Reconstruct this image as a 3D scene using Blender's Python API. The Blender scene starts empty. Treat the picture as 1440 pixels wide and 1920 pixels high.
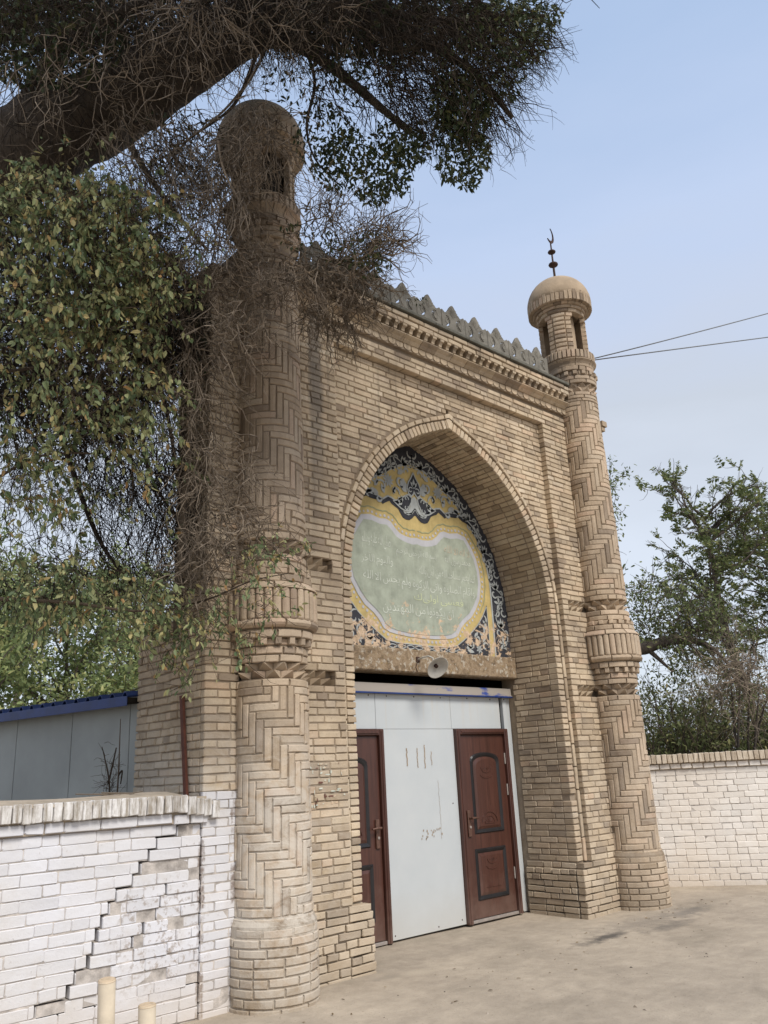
import bpy, math, random
import numpy as np
from mathutils import Matrix, Vector
from mathutils.geometry import tessellate_polygon

random.seed(7)
RNG = np.random.default_rng(11)
SC = bpy.context.scene
COL = SC.collection

# ------------------------------------------------------------------ camera
CAM = np.array([-3.958, -5.6355, 1.543])
FW = np.array([0.65442949, 0.69429074, 0.29947022])
RT = np.array([0.73700098, -0.67422465, -0.04744126])
UP = np.array([-0.16897217, -0.25175681, 0.95292545])
FPX = 1558.23                       # focal length in photo pixels (1440 x 1920)
cd = bpy.data.cameras.new('camera')
cam = bpy.data.objects.new('camera', cd)
COL.objects.link(cam)
cam.matrix_world = Matrix(((RT[0], UP[0], -FW[0], CAM[0]), (RT[1], UP[1], -FW[1], CAM[1]),
                           (RT[2], UP[2], -FW[2], CAM[2]), (0, 0, 0, 1)))
cd.sensor_fit = 'VERTICAL'
cd.sensor_height = 36.0
cd.sensor_width = 27.0
cd.lens = 36.0 * FPX / 1920.0
cd.clip_start = 0.05
cd.clip_end = 2000
SC.camera = cam

# ------------------------------------------------------------------ world, sun, exposure
SUN_EL, SUN_AZ = math.radians(46), math.radians(-98)      # direction towards the sun: in front of the gate, to the right
sun_dir = Vector((math.cos(SUN_EL) * math.cos(SUN_AZ), math.cos(SUN_EL) * math.sin(SUN_AZ), math.sin(SUN_EL)))
world = bpy.data.worlds.new('World')
SC.world = world
world.use_nodes = True
nt = world.node_tree
for n in list(nt.nodes):
    nt.nodes.remove(n)


def N(tree, typ, **kw):
    n = tree.nodes.new(typ)
    for k, v in kw.items():
        if k.startswith('i_'):
            n.inputs[k[2:].replace('_', ' ')].default_value = v
        else:
            setattr(n, k, v)
    return n


wo = N(nt, 'ShaderNodeOutputWorld')
bg = N(nt, 'ShaderNodeBackground')
bg.inputs['Strength'].default_value = 0.1
sky = N(nt, 'ShaderNodeTexSky', sky_type='NISHITA', sun_disc=False, sun_elevation=SUN_EL,
        sun_rotation=math.atan2(sun_dir.x, sun_dir.y), air_density=1.0, dust_density=1.5, ozone_density=1.2)
tc = N(nt, 'ShaderNodeTexCoord')
sep = N(nt, 'ShaderNodeSeparateXYZ')
nt.links.new(tc.outputs['Generated'], sep.inputs[0])
# thin high cloud: whiter towards the horizon, faint grey streaks
mp = N(nt, 'ShaderNodeMapping')
mp.inputs['Scale'].default_value = (1.2, 1.2, 5.0)
nt.links.new(tc.outputs['Generated'], mp.inputs['Vector'])
nz = N(nt, 'ShaderNodeTexNoise')
nz.inputs['Scale'].default_value = 1.6
nz.inputs['Detail'].default_value = 6
nz.inputs['Roughness'].default_value = 0.5
nt.links.new(mp.outputs[0], nz.inputs['Vector'])
rampc = N(nt, 'ShaderNodeValToRGB')
els = rampc.color_ramp.elements
els[0].position = 0.0
els[0].color = (0.68, 0.73, 0.83, 1)
els[1].position = 1.0
els[1].color = (0.37, 0.49, 0.74, 1)
for pos, c in ((0.23, (0.735, 0.78, 0.86, 1)), (0.345, (0.625, 0.665, 0.73, 1)), (0.44, (0.61, 0.68, 0.83, 1)), (0.55, (0.57, 0.675, 0.885, 1)), (0.72, (0.45, 0.58, 0.81, 1))):
    e = els.new(pos)
    e.color = c
addn = N(nt, 'ShaderNodeMath', operation='MULTIPLY_ADD')
nt.links.new(nz.outputs['Fac'], addn.inputs[0])
addn.inputs[1].default_value = 0.30
nt.links.new(sep.outputs['Z'], addn.inputs[2])
sub = N(nt, 'ShaderNodeMath', operation='SUBTRACT')
nt.links.new(addn.outputs[0], sub.inputs[0])
sub.inputs[1].default_value = 0.15
nt.links.new(sub.outputs[0], rampc.inputs['Fac'])
scl = N(nt, 'ShaderNodeVectorMath', operation='SCALE')
scl.inputs['Scale'].default_value = 4.4
nt.links.new(rampc.outputs['Color'], scl.inputs[0])
mixw = N(nt, 'ShaderNodeMix', data_type='RGBA')
mixw.inputs['Factor'].default_value = 0.86
nt.links.new(sky.outputs[0], mixw.inputs['A'])
nt.links.new(scl.outputs[0], mixw.inputs['B'])
nt.links.new(mixw.outputs['Result'], bg.inputs['Color'])
nt.links.new(bg.outputs[0], wo.inputs[0])

sl = bpy.data.lights.new('sun', 'SUN')
sl.energy = 1.5
sl.angle = math.radians(22)
sl.color = (1.0, 0.95, 0.87)
so = bpy.data.objects.new('sun', sl)
COL.objects.link(so)
so.rotation_euler = (-sun_dir).to_track_quat('-Z', 'Y').to_euler()

SC.view_settings.view_transform = 'Standard'
SC.view_settings.look = 'None'
SC.view_settings.exposure = 1.25
SC.view_settings.gamma = 1.0
SC.view_settings.use_curve_mapping = False
SC.render.engine = 'CYCLES'
SC.cycles.max_bounces = 6
SC.cycles.transparent_max_bounces = 4


# ------------------------------------------------------------------ placing helpers
def at(px, py, depth):
    """a spot of the photo (1440 x 1920) at a given distance, as a point in the place"""
    d = FW * FPX + RT * (px - 720) - UP * (py - 960)
    return CAM + d * (depth / FPX)


def at_v(px, py, depth):
    px, py, depth = np.broadcast_arrays(np.asarray(px, float), np.asarray(py, float), np.asarray(depth, float))
    d = FW[None] * FPX + RT[None] * (px - 720)[:, None] - UP[None] * (py - 960)[:, None]
    return CAM[None] + d * (depth / FPX)[:, None]


WM = {}


def link(o, parent=None, M=None):
    COL.objects.link(o)
    M = M if M is not None else Matrix.Identity(4)
    if parent is not None:
        o.parent = parent
        o.matrix_parent_inverse = WM[parent.name].inverted()
    o.matrix_basis = M
    WM[o.name] = M.copy()
    return o


def tag(o, label=None, cat=None, group=None, kind=None):
    if label:
        o['label'] = label
    if cat:
        o['category'] = cat
    if group:
        o['group'] = group
    if kind:
        o['kind'] = kind
    return o


def thing(name, label, cat, loc=(0, 0, 0), group=None):
    o = bpy.data.objects.new(name, None)
    o.empty_display_size = 0.2
    link(o, None, Matrix.Translation(loc))
    return tag(o, label, cat, group)


def mesh_np(name, V, F, mat=None, tone=None, smooth=False):
    """V (n,3), F: list of index lists or an (m,k) array"""
    me = bpy.data.meshes.new(name)
    V = np.asarray(V, np.float32)
    if isinstance(F, np.ndarray):
        m, k = F.shape
        me.vertices.add(len(V))
        me.vertices.foreach_set('co', V.ravel())
        me.loops.add(m * k)
        me.loops.foreach_set('vertex_index', F.astype(np.int32).ravel())
        me.polygons.add(m)
        me.polygons.foreach_set('loop_start', np.arange(0, m * k, k, dtype=np.int32))
        me.polygons.foreach_set('loop_total', np.full(m, k, np.int32))
        me.update(calc_edges=True)
    else:
        me.from_pydata([tuple(map(float, v)) for v in V], [], F)
        me.update()
    if tone is not None:
        a = me.attributes.new('tone', 'FLOAT', 'FACE')
        a.data.foreach_set('value', np.asarray(tone, np.float32))
    if mat is not None:
        me.materials.append(mat)
    if smooth:
        me.polygons.foreach_set('use_smooth', np.ones(len(me.polygons), bool))
    return me


def obj(name, me, parent=None, M=None):
    return link(bpy.data.objects.new(name, me), parent, M)


class MB:
    def __init__(s):
        s.V, s.F, s.T = [], [], []

    def add(s, V, F, M=None, tone=0.0):
        b = len(s.V)
        if M is not None:
            V = [M @ Vector(v) for v in V]
        s.V.extend([tuple(v) for v in V])
        s.F.extend([[i + b for i in f] for f in F])
        s.T.extend([tone] * len(F))
        return s

    def box(s, x0, x1, y0, y1, z0, z1, M=None, tone=0.0):
        V = [(x, y, z) for z in (z0, z1) for y in (y0, y1) for x in (x0, x1)]
        F = [[0, 2, 3, 1], [4, 5, 7, 6], [0, 1, 5, 4], [2, 6, 7, 3], [0, 4, 6, 2], [1, 3, 7, 5]]
        return s.add(V, F, M, tone)

    def bbox(s, x0, x1, y0, y1, z0, z1, c=0.006, M=None, tone=0.0):
        """box with chamfered edges"""
        xs, ys, zs = (x0, x1), (y0, y1), (z0, z1)
        V, idx = [], {}
        for i in (0, 1):
            for j in (0, 1):
                for k in (0, 1):
                    sx, sy, sz = (c if i == 0 else -c), (c if j == 0 else -c), (c if k == 0 else -c)
                    for ax, v in enumerate(((xs[i], ys[j] + sy, zs[k] + sz), (xs[i] + sx, ys[j], zs[k] + sz), (xs[i] + sx, ys[j] + sy, zs[k]))):
                        idx[(i, j, k, ax)] = len(V)
                        V.append(v)
        F = []
        I = idx
        for i in (0, 1):
            f = [I[(i, 0, 0, 0)], I[(i, 1, 0, 0)], I[(i, 1, 1, 0)], I[(i, 0, 1, 0)]]
            F.append(f if i else f[::-1])
            f = [I[(0, i, 0, 1)], I[(0, i, 1, 1)], I[(1, i, 1, 1)], I[(1, i, 0, 1)]]
            F.append(f if i else f[::-1])
            f = [I[(0, 0, i, 2)], I[(1, 0, i, 2)], I[(1, 1, i, 2)], I[(0, 1, i, 2)]]
            F.append(f if i else f[::-1])
        for a in (0, 1):
            for b in (0, 1):
                F.append([I[(a, b, 0, 0)], I[(a, b, 1, 0)], I[(a, b, 1, 1)], I[(a, b, 0, 1)]])
                F.append([I[(a, 0, b, 0)], I[(a, 1, b, 0)], I[(a, 1, b, 2)], I[(a, 0, b, 2)]])
                F.append([I[(0, a, b, 1)], I[(1, a, b, 1)], I[(1, a, b, 2)], I[(0, a, b, 2)]])
                for d in (0, 1):
                    F.append([I[(a, b, d, 0)], I[(a, b, d, 1)], I[(a, b, d, 2)]])
        return s.add(V, F, M, tone)

    def tube(s, pts, rads, n=8, cap=True):
        pts = [Vector(p) for p in pts]
        if not hasattr(rads, '__len__'):
            rads = [rads] * len(pts)
        b = len(s.V)
        ref = Vector((0.3, 0.2, 1)).normalized()
        for i, p in enumerate(pts):
            t = (pts[min(i + 1, len(pts) - 1)] - pts[max(i - 1, 0)]).normalized()
            if abs(t.dot(ref)) > 0.95:
                ref = Vector((1, 0.1, 0)).normalized()
            u = (ref - t * ref.dot(t)).normalized()
            w = t.cross(u)
            for k in range(n):
                a = 2 * math.pi * k / n
                s.V.append(tuple(p + (u * math.cos(a) + w * math.sin(a)) * rads[i]))
        for i in range(len(pts) - 1):
            for k in range(n):
                a, c = b + i * n + k, b + i * n + (k + 1) % n
                s.F.append([a, c, c + n, a + n])
                s.T.append(0)
        if cap:
            s.F.append([b + k for k in range(n)][::-1])
            s.F.append([b + (len(pts) - 1) * n + k for k in range(n)])
            s.T += [0, 0]
        return s

    def lathe(s, prof, n=32, cx=0.0, cy=0.0, a0=0.0, a1=2 * math.pi):
        full = abs(a1 - a0 - 2 * math.pi) < 1e-6
        m = n if full else n + 1
        b = len(s.V)
        for r, z in prof:
            for k in range(m):
                a = a0 + (a1 - a0) * k / n
                s.V.append((cx + r * math.cos(a), cy + r * math.sin(a), z))
        for i in range(len(prof) - 1):
            for k in range(n):
                k2 = (k + 1) % m
                s.F.append([b + i * m + k, b + i * m + k2, b + (i + 1) * m + k2, b + (i + 1) * m + k])
                s.T.append(0)
        return s

    def poly(s, pts2, y, tone=0.0):
        """flat polygon in the xz plane at y, facing -y"""
        vs = [Vector((p[0], p[1], 0)) for p in pts2]
        tris = tessellate_polygon([vs])
        V = [(p[0], y, p[1]) for p in pts2]
        F = []
        for t in tris:
            a, bb, c = [pts2[i] for i in t]
            cr = (bb[0] - a[0]) * (c[1] - a[1]) - (bb[1] - a[1]) * (c[0] - a[0])
            F.append(list(t) if cr > 0 else list(t)[::-1])
        return s.add(V, F, None, tone)

    def ribbon(s, pts, w, y, taper=False):
        n = len(pts)
        L, R = [], []
        for i, p in enumerate(pts):
            a, c = pts[max(i - 1, 0)], pts[min(i + 1, n - 1)]
            dx, dz = c[0] - a[0], c[1] - a[1]
            l = math.hypot(dx, dz) or 1
            ww = w * 0.5
            if taper:
                t = i / (n - 1)
                ww *= 0.35 + 1.3 * math.sin(math.pi * min(1, t * 0.85 + 0.12))
            nx, nz_ = -dz / l * ww, dx / l * ww
            L.append((p[0] + nx, y, p[1] + nz_))
            R.append((p[0] - nx, y, p[1] - nz_))
        return s.add(L + R, [[n + i, n + i + 1, i + 1, i] for i in range(n - 1)])

    def build(s, name, mat, parent=None, smooth=False, mats=None):
        me = mesh_np(name, s.V, s.F, mat, s.T, smooth)
        return obj(name, me, parent)


# ------------------------------------------------------------------ materials
def new_mat(name):
    m = bpy.data.materials.new(name)
    m.use_nodes = True
    t = m.node_tree
    b = t.nodes['Principled BSDF']
    return m, t, b


def noise(t, scale, detail=4, rough=0.55, vec=None, dist=0.0):
    n = N(t, 'ShaderNodeTexNoise')
    n.inputs['Scale'].default_value = scale
    n.inputs['Detail'].default_value = detail
    n.inputs['Roughness'].default_value = rough
    n.inputs['Distortion'].default_value = dist
    if vec is not None:
        t.links.new(vec, n.inputs['Vector'])
    return n.outputs['Fac']


def ramp(t, fac, stops, interp='LINEAR'):
    r = N(t, 'ShaderNodeValToRGB')
    r.color_ramp.interpolation = interp
    e = r.color_ramp.elements
    while len(e) < len(stops):
        e.new(0.5)
    for i, (p, c) in enumerate(stops):
        e[i].position = p
        e[i].color = (c, c, c, 1) if not hasattr(c, '__len__') else (*c, 1)
    t.links.new(fac, r.inputs['Fac'])
    return r.outputs['Color']


def mix(t, fac, a, b, mode='MIX'):
    m = N(t, 'ShaderNodeMix', data_type='RGBA', blend_type=mode)
    for sock, v in (('Factor', fac), ('A', a), ('B', b)):
        if hasattr(v, 'is_linked'):
            t.links.new(v, m.inputs[sock])
        elif hasattr(v, '__len__'):
            m.inputs[sock].default_value = (*v, 1)
        else:
            m.inputs[sock].default_value = v
    return m.outputs['Result']


def math_(t, op, a, b=None, c=None, clamp=False):
    m = N(t, 'ShaderNodeMath', operation=op, use_clamp=clamp)
    for i, v in enumerate((a, b, c)):
        if v is None:
            continue
        if hasattr(v, 'is_linked'):
            t.links.new(v, m.inputs[i])
        else:
            m.inputs[i].default_value = v
    return m.outputs[0]


def posn(t):
    g = N(t, 'ShaderNodeNewGeometry')
    return g.outputs['Position']


def posz(t, pos):
    s = N(t, 'ShaderNodeSeparateXYZ')
    t.links.new(pos, s.inputs[0])
    return s.outputs


def piece_random(t):
    """one number per piece: the object's own, or the tone stored on joined pieces"""
    oi = N(t, 'ShaderNodeObjectInfo')
    a = N(t, 'ShaderNodeAttribute', attribute_name='tone')
    return math_(t, 'FRACT', math_(t, 'ADD', oi.outputs['Random'], a.outputs['Fac']))


def bump(t, b, h, strength=0.4, dist=0.01):
    n = N(t, 'ShaderNodeBump')
    n.inputs['Strength'].default_value = strength
    n.inputs['Distance'].default_value = dist
    t.links.new(h, n.inputs['Height'])
    t.links.new(n.outputs[0], b.inputs['Normal'])


def scaled(t, pos, sc):
    m = N(t, 'ShaderNodeMapping')
    m.inputs['Scale'].default_value = sc
    t.links.new(pos, m.inputs['Vector'])
    return m.outputs[0]


def brick_material(name, stops, wash=True, dust=True):
    m, t, b = new_mat(name)
    p = posn(t)
    xyz = posz(t, p)
    r = piece_random(t)
    col = ramp(t, r, stops)
    odd = math_(t, 'FRACT', math_(t, 'MULTIPLY', r, 37.7))     # now and then an overburnt or a pale brick
    col = mix(t, ramp(t, odd, [(0.90, 0.0), (0.93, 0.55)]), col, (0.17, 0.13, 0.10))
    col = mix(t, ramp(t, odd, [(0.06, 0.45), (0.09, 0.0)]), col, (0.52, 0.44, 0.34))
    n1 = noise(t, 14, 6, 0.65, p)
    n2 = noise(t, 70, 4, 0.6, p)
    n3 = noise(t, 2.2, 4, 0.6, p)
    col = mix(t, 0.55, col, mix(t, n1, (0.62, 0.58, 0.54), (1.36, 1.36, 1.38)), 'MULTIPLY')
    col = mix(t, 0.72, col, mix(t, ramp(t, n3, [(0.3, 0.0), (0.7, 1.0)]), (0.70, 0.68, 0.67), (1.24, 1.24, 1.23)), 'MULTIPLY')
    n5 = noise(t, 0.9, 5, 0.65, p, 0.4)
    col = mix(t, math_(t, 'MULTIPLY', ramp(t, n5, [(0.50, 0.0), (0.68, 1.0)]), 0.45), col, (0.25, 0.205, 0.165))
    # dark weathering specks
    sp = ramp(t, n2, [(0.60, 0.0), (0.74, 1.0)])
    col = mix(t, math_(t, 'MULTIPLY', sp, 0.55), col, (0.10, 0.075, 0.05))
    # soot-like run-off streaks under the cornice
    st = noise(t, 1.0, 5, 0.6, scaled(t, p, (9.0, 9.0, 0.55)))
    stz = ramp(t, math_(t, 'MULTIPLY', xyz['Z'], 0.15), [(0.45, 0.0), (0.84, 1.0)])
    st = math_(t, 'MULTIPLY', ramp(t, st, [(0.57, 0.0), (0.70, 1.0)]), stz)
    col = mix(t, math_(t, 'MULTIPLY', st, 0.55), col, (0.10, 0.08, 0.06))
    # one long dark run-off stain beside the left tower
    rx = math_(t, 'ABSOLUTE', math_(t, 'MULTIPLY_ADD', n1, 0.10, math_(t, 'SUBTRACT', xyz['X'], 0.63)))
    rm = math_(t, 'MULTIPLY', ramp(t, rx, [(0.045, 1.0), (0.10, 0.0)]), ramp(t, math_(t, 'MULTIPLY', xyz['Z'], 0.15), [(0.55, 0.0), (0.74, 1.0)]))
    col = mix(t, math_(t, 'MULTIPLY', rm, 0.6), col, (0.11, 0.105, 0.10))
    if wash:
        # limewash and salt bloom worn into patches on the lower brickwork
        w = noise(t, 4.5, 7, 0.7, scaled(t, p, (1, 1, 1.6)), 0.6)
        zf = ramp(t, math_(t, 'MULTIPLY', xyz['Z'], 0.25), [(0.02, 1.0), (0.34, 0.9), (0.54, 0.0)])
        xl = ramp(t, math_(t, 'MULTIPLY_ADD', xyz['X'], 0.1, 0.1), [(0.10, 1.0), (0.13, 0.9), (0.15, 0.35), (0.22, 0.18)])
        wm = math_(t, 'MULTIPLY', math_(t, 'MULTIPLY', ramp(t, w, [(0.36, 0.0), (0.56, 1.0)]), zf), xl)
        col = mix(t, math_(t, 'MULTIPLY', wm, 0.78), col, (0.58, 0.53, 0.46))
    if dust:
        dz = ramp(t, math_(t, 'ADD', xyz['Z'], math_(t, 'MULTIPLY', n3, 0.35)), [(0.12, 1.0), (0.75, 0.0)])
        col = mix(t, math_(t, 'MULTIPLY', dz, 0.55), col, (0.30, 0.245, 0.18))
    t.links.new(col, b.inputs['Base Color'])
    b.inputs['Roughness'].default_value = 0.92
    b.inputs['Specular IOR Level'].default_value = 0.15
    h = math_(t, 'ADD', math_(t, 'MULTIPLY', n1, 0.6), math_(t, 'MULTIPLY', n2, 0.5))
    bump(t, b, h, 0.55, 0.012)
    return m


TAN = [(0.0, (0.329, 0.258, 0.179)), (0.12, (0.402, 0.318, 0.222)), (0.35, (0.459, 0.373, 0.265)), (0.6, (0.493, 0.402, 0.289)),
       (0.8, (0.476, 0.373, 0.261)), (0.92, (0.536, 0.449, 0.331)), (1.0, (0.480, 0.356, 0.247))]
M_BRICK = brick_material('brick_tan', TAN)
COLB = [(0.0, (0.336, 0.263, 0.187)), (0.25, (0.418, 0.328, 0.235)), (0.55, (0.459, 0.365, 0.265)), (0.8, (0.492, 0.393, 0.287)), (1.0, (0.479, 0.358, 0.261))]
M_COLB = brick_material('brick_tan_column', COLB)


def plain(name, col, rough=0.8, spec=0.3, var=0.15, scale=6, bumps=0.0, metal=0.0):
    m, t, b = new_mat(name)
    p = posn(t)
    n = noise(t, scale, 5, 0.6, p)
    lo = tuple(c * (1 - var) for c in col)
    hi = tuple(min(1, c * (1 + var)) for c in col)
    t.links.new(ramp(t, n, [(0.25, lo), (0.75, hi)]), b.inputs['Base Color'])
    b.inputs['Roughness'].default_value = rough
    b.inputs['Specular IOR Level'].default_value = spec
    b.inputs['Metallic'].default_value = metal
    if bumps:
        bump(t, b, noise(t, scale * 6, 4, 0.6, p), bumps, 0.01)
    return m


M_MORTAR = brick_material('mortar', [(0, (0.25, 0.195, 0.138)), (1, (0.25, 0.195, 0.138))])
M_DARK = plain('dark_inside', (0.03, 0.025, 0.02), 0.95, 0.1)  # near black, stands in for shade inside the passage and left lantern


def white_brick(name, base, warm, dirt):
    m, t, b = new_mat(name)
    p = posn(t)
    xyz = posz(t, p)
    r = piece_random(t)
    n1 = noise(t, 5, 6, 0.65, p)
    n2 = noise(t, 28, 5, 0.65, p)
    n3 = noise(t, 1.3, 4, 0.55, p)
    col = ramp(t, r, [(0, tuple(c * 0.90 for c in base)), (0.5, base), (1, tuple(min(0.86, c * 1.05) for c in base))])
    col = mix(t, ramp(t, n3, [(0.38, 0.0), (0.68, 1.0)]), col, warm)
    col = mix(t, math_(t, 'MULTIPLY', ramp(t, n1, [(0.56, 0.0), (0.74, 1.0)]), 0.35), col, (0.50, 0.44, 0.37))
    col = mix(t, math_(t, 'MULTIPLY', ramp(t, n2, [(0.66, 0.0), (0.74, 1.0)]), dirt), col, (0.20, 0.15, 0.11))
    cx_ = math_(t, 'POWER', math_(t, 'MULTIPLY_ADD', xyz['X'], 1.6, 1.45), 2.0)
    cz_ = math_(t, 'POWER', math_(t, 'MULTIPLY_ADD', xyz['Z'], 1.6, -0.9), 2.0)
    cm = ramp(t, math_(t, 'ADD', math_(t, 'ADD', cx_, cz_), n1), [(0.6, 1.0), (1.4, 0.0)])
    col = mix(t, math_(t, 'MULTIPLY', math_(t, 'MULTIPLY', cm, ramp(t, n2, [(0.52, 0.0), (0.64, 1.0)])), 0.7), col, (0.26, 0.20, 0.15))
    for sx_ in (-0.578, -0.312):                           # brown seams where the wall meets the gate
        d_ = math_(t, 'ABSOLUTE', math_(t, 'ADD', xyz['X'], -sx_))
        sm = math_(t, 'MULTIPLY', ramp(t, math_(t, 'MULTIPLY_ADD', n2, -0.035, d_), [(0.0, 1.0), (0.012, 0.0)]), ramp(t, n1, [(0.46, 0.0), (0.56, 1.0)]))
        col = mix(t, math_(t, 'MULTIPLY', sm, 0.8), col, (0.16, 0.11, 0.08))
    dz = ramp(t, math_(t, 'ADD', xyz['Z'], math_(t, 'MULTIPLY', n1, 0.4)), [(0.15, 1.0), (0.62, 0.0)])
    col = mix(t, math_(t, 'MULTIPLY', dz, 0.5), col, (0.48, 0.39, 0.29))
    t.links.new(col, b.inputs['Base Color'])
    b.inputs['Roughness'].default_value = 0.85
    b.inputs['Specular IOR Level'].default_value = 0.2
    bump(t, b, math_(t, 'ADD', n1, math_(t, 'MULTIPLY', n2, 0.6)), 0.5, 0.012)
    return m


M_WHITE_L = white_brick('whitewash_cool', (0.625, 0.62, 0.645), (0.60, 0.58, 0.57), 0.55)
M_WHITE_R = white_brick('whitewash_warm', (0.80, 0.755, 0.70), (0.76, 0.69, 0.61), 0.35)


def coping_mat(name, base, low):
    m, t, b = new_mat(name)
    p = posn(t)
    r = piece_random(t)
    st = noise(t, 1.0, 6, 0.7, scaled(t, p, (26, 26, 5)))
    col = mix(t, ramp(t, st, [(0.38, 0.0), (0.6, 1.0)]), low, base)
    col = mix(t, 0.5, col, ramp(t, r, [(0, (0.55, 0.5, 0.45)), (0.4, (0.95, 0.94, 0.92)), (1, (1.1, 1.1, 1.1))]), 'MULTIPLY')
    t.links.new(col, b.inputs['Base Color'])
    b.inputs['Roughness'].default_value = 0.9
    bump(t, b, noise(t, 40, 4, 0.6, p), 0.5, 0.01)
    return m


M_COPE_L = coping_mat('coping_white', (0.70, 0.68, 0.66), (0.30, 0.26, 0.21))
M_COPE_R = coping_mat('coping_tan', (0.66, 0.57, 0.46), (0.42, 0.34, 0.25))
M_WMORT = plain('whitewashed_joint', (0.42, 0.38, 0.345), 0.95, 0.1, 0.6, 9, 0.5)
M_CAPM = plain('coping_mortar', (0.42, 0.35, 0.27), 0.95, 0.1, 0.25, 8, 0.5)
M_CONC = plain('cast_concrete', (0.19, 0.176, 0.15), 0.93, 0.15, 0.4, 7, 0.5)
M_SLAB = plain('ledge_concrete', (0.125, 0.12, 0.10), 0.93, 0.15, 0.4, 7, 0.5)
M_DOME = plain('dome_plaster', (0.37, 0.285, 0.20), 0.93, 0.15, 0.22, 5, 0.4)
M_RUST = plain('rusty_iron', (0.055, 0.030, 0.022), 0.75, 0.3, 0.5, 25, 0.3)
M_RUSTRED = plain('red_oxide_steel', (0.10, 0.035, 0.022), 0.7, 0.3, 0.35, 18)


def lintel_mat():
    m, t, b = new_mat('mossy_lintel')
    p = posn(t)
    n1 = noise(t, 13, 7, 0.75, p, 0.5)
    n2 = noise(t, 30, 5, 0.7, p)
    c = ramp(t, n1, [(0.3, (0.06, 0.045, 0.03)), (0.45, (0.20, 0.14, 0.085)), (0.58, (0.30, 0.22, 0.14)), (0.7, (0.16, 0.15, 0.10))])
    c = mix(t, ramp(t, n2, [(0.6, 0.0), (0.66, 0.7)]), c, (0.30, 0.20, 0.04))
    c = mix(t, ramp(t, noise(t, 18, 5, 0.6, p), [(0.56, 0.0), (0.62, 0.7)]), c, (0.45, 0.41, 0.34))
    t.links.new(c, b.inputs['Base Color'])
    b.inputs['Roughness'].default_value = 0.95
    bump(t, b, n2, 0.6, 0.02)
    return m


M_LINTEL = lintel_mat()


def ground_mat():
    m, t, b = new_mat('dusty_concrete')
    p = posn(t)
    n1 = noise(t, 0.9, 6, 0.6, p, 0.3)
    n2 = noise(t, 7, 6, 0.65, p)
    n3 = noise(t, 45, 4, 0.7, p)
    n4 = noise(t, 0.35, 3, 0.5, p)
    c = ramp(t, n1, [(0.28, (0.265, 0.228, 0.178)), (0.48, (0.365, 0.31, 0.245)), (0.7, (0.44, 0.375, 0.295))])
    c = mix(t, 0.7, c, mix(t, n2, (0.62, 0.61, 0.60), (1.38, 1.38, 1.38)), 'MULTIPLY')
    c = mix(t, 0.5, c, mix(t, noise(t, 2.6, 6, 0.7, scaled(t, p, (1, 2.2, 1)), 0.8), (0.6, 0.6, 0.61), (1.4, 1.39, 1.37)), 'MULTIPLY')
    c = mix(t, 0.5, c, mix(t, n4, (0.75, 0.75, 0.77), (1.25, 1.24, 1.22)), 'MULTIPLY')
    c = mix(t, ramp(t, n3, [(0.61, 0.0), (0.72, 0.7)]), c, (0.16, 0.13, 0.10))
    # oil and soot stains where something burned in front of the right tower
    for (x, y, sx, sy, s, col) in ((3.25, -0.66, 0.55, 0.12, 0.85, (0.07, 0.065, 0.06)), (4.1, -0.86, 0.6, 0.16, 0.55, (0.12, 0.11, 0.10)),
                                   (4.9, -0.62, 0.5, 0.2, 0.5, (0.14, 0.13, 0.12)), (4.2, -0.5, 1.1, 0.35, 0.35, (0.17, 0.155, 0.14)),
                                   (2.0, 0.15, 0.7, 0.25, 0.25, (0.2, 0.17, 0.14)), (1.28, -0.22, 0.22, 0.13, 0.7, (0.47, 0.40, 0.31)),
                                   (0.95, -0.15, 0.25, 0.12, 0.35, (0.2, 0.18, 0.15))):
        mpn = N(t, 'ShaderNodeMapping')
        mpn.inputs['Location'].default_value = (-x / sx, -y / sy, 0)
        mpn.inputs['Scale'].default_value = (1 / sx, 1 / sy, 0)
        t.links.new(p, mpn.inputs['Vector'])
        ln = N(t, 'ShaderNodeVectorMath', operation='LENGTH')
        t.links.new(mpn.outputs[0], ln.inputs[0])
        d = math_(t, 'ADD', ln.outputs['Value'], math_(t, 'MULTIPLY_ADD', n2, 1.6, -0.8))
        c = mix(t, math_(t, 'MULTIPLY', ramp(t, d, [(0.25, 1.0), (1.0, 0.0)]), s), c, col)
    t.links.new(c, b.inputs['Base Color'])
    b.inputs['Roughness'].default_value = 0.95
    b.inputs['Specular IOR Level'].default_value = 0.12
    bump(t, b, math_(t, 'ADD', n2, math_(t, 'MULTIPLY', n3, 0.7)), 0.5, 0.012)
    return m


M_GROUND = ground_mat()
M_SOIL = plain('dry_soil', (0.22, 0.17, 0.11), 0.97, 0.1, 0.4, 1.2, 0.6)


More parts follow.
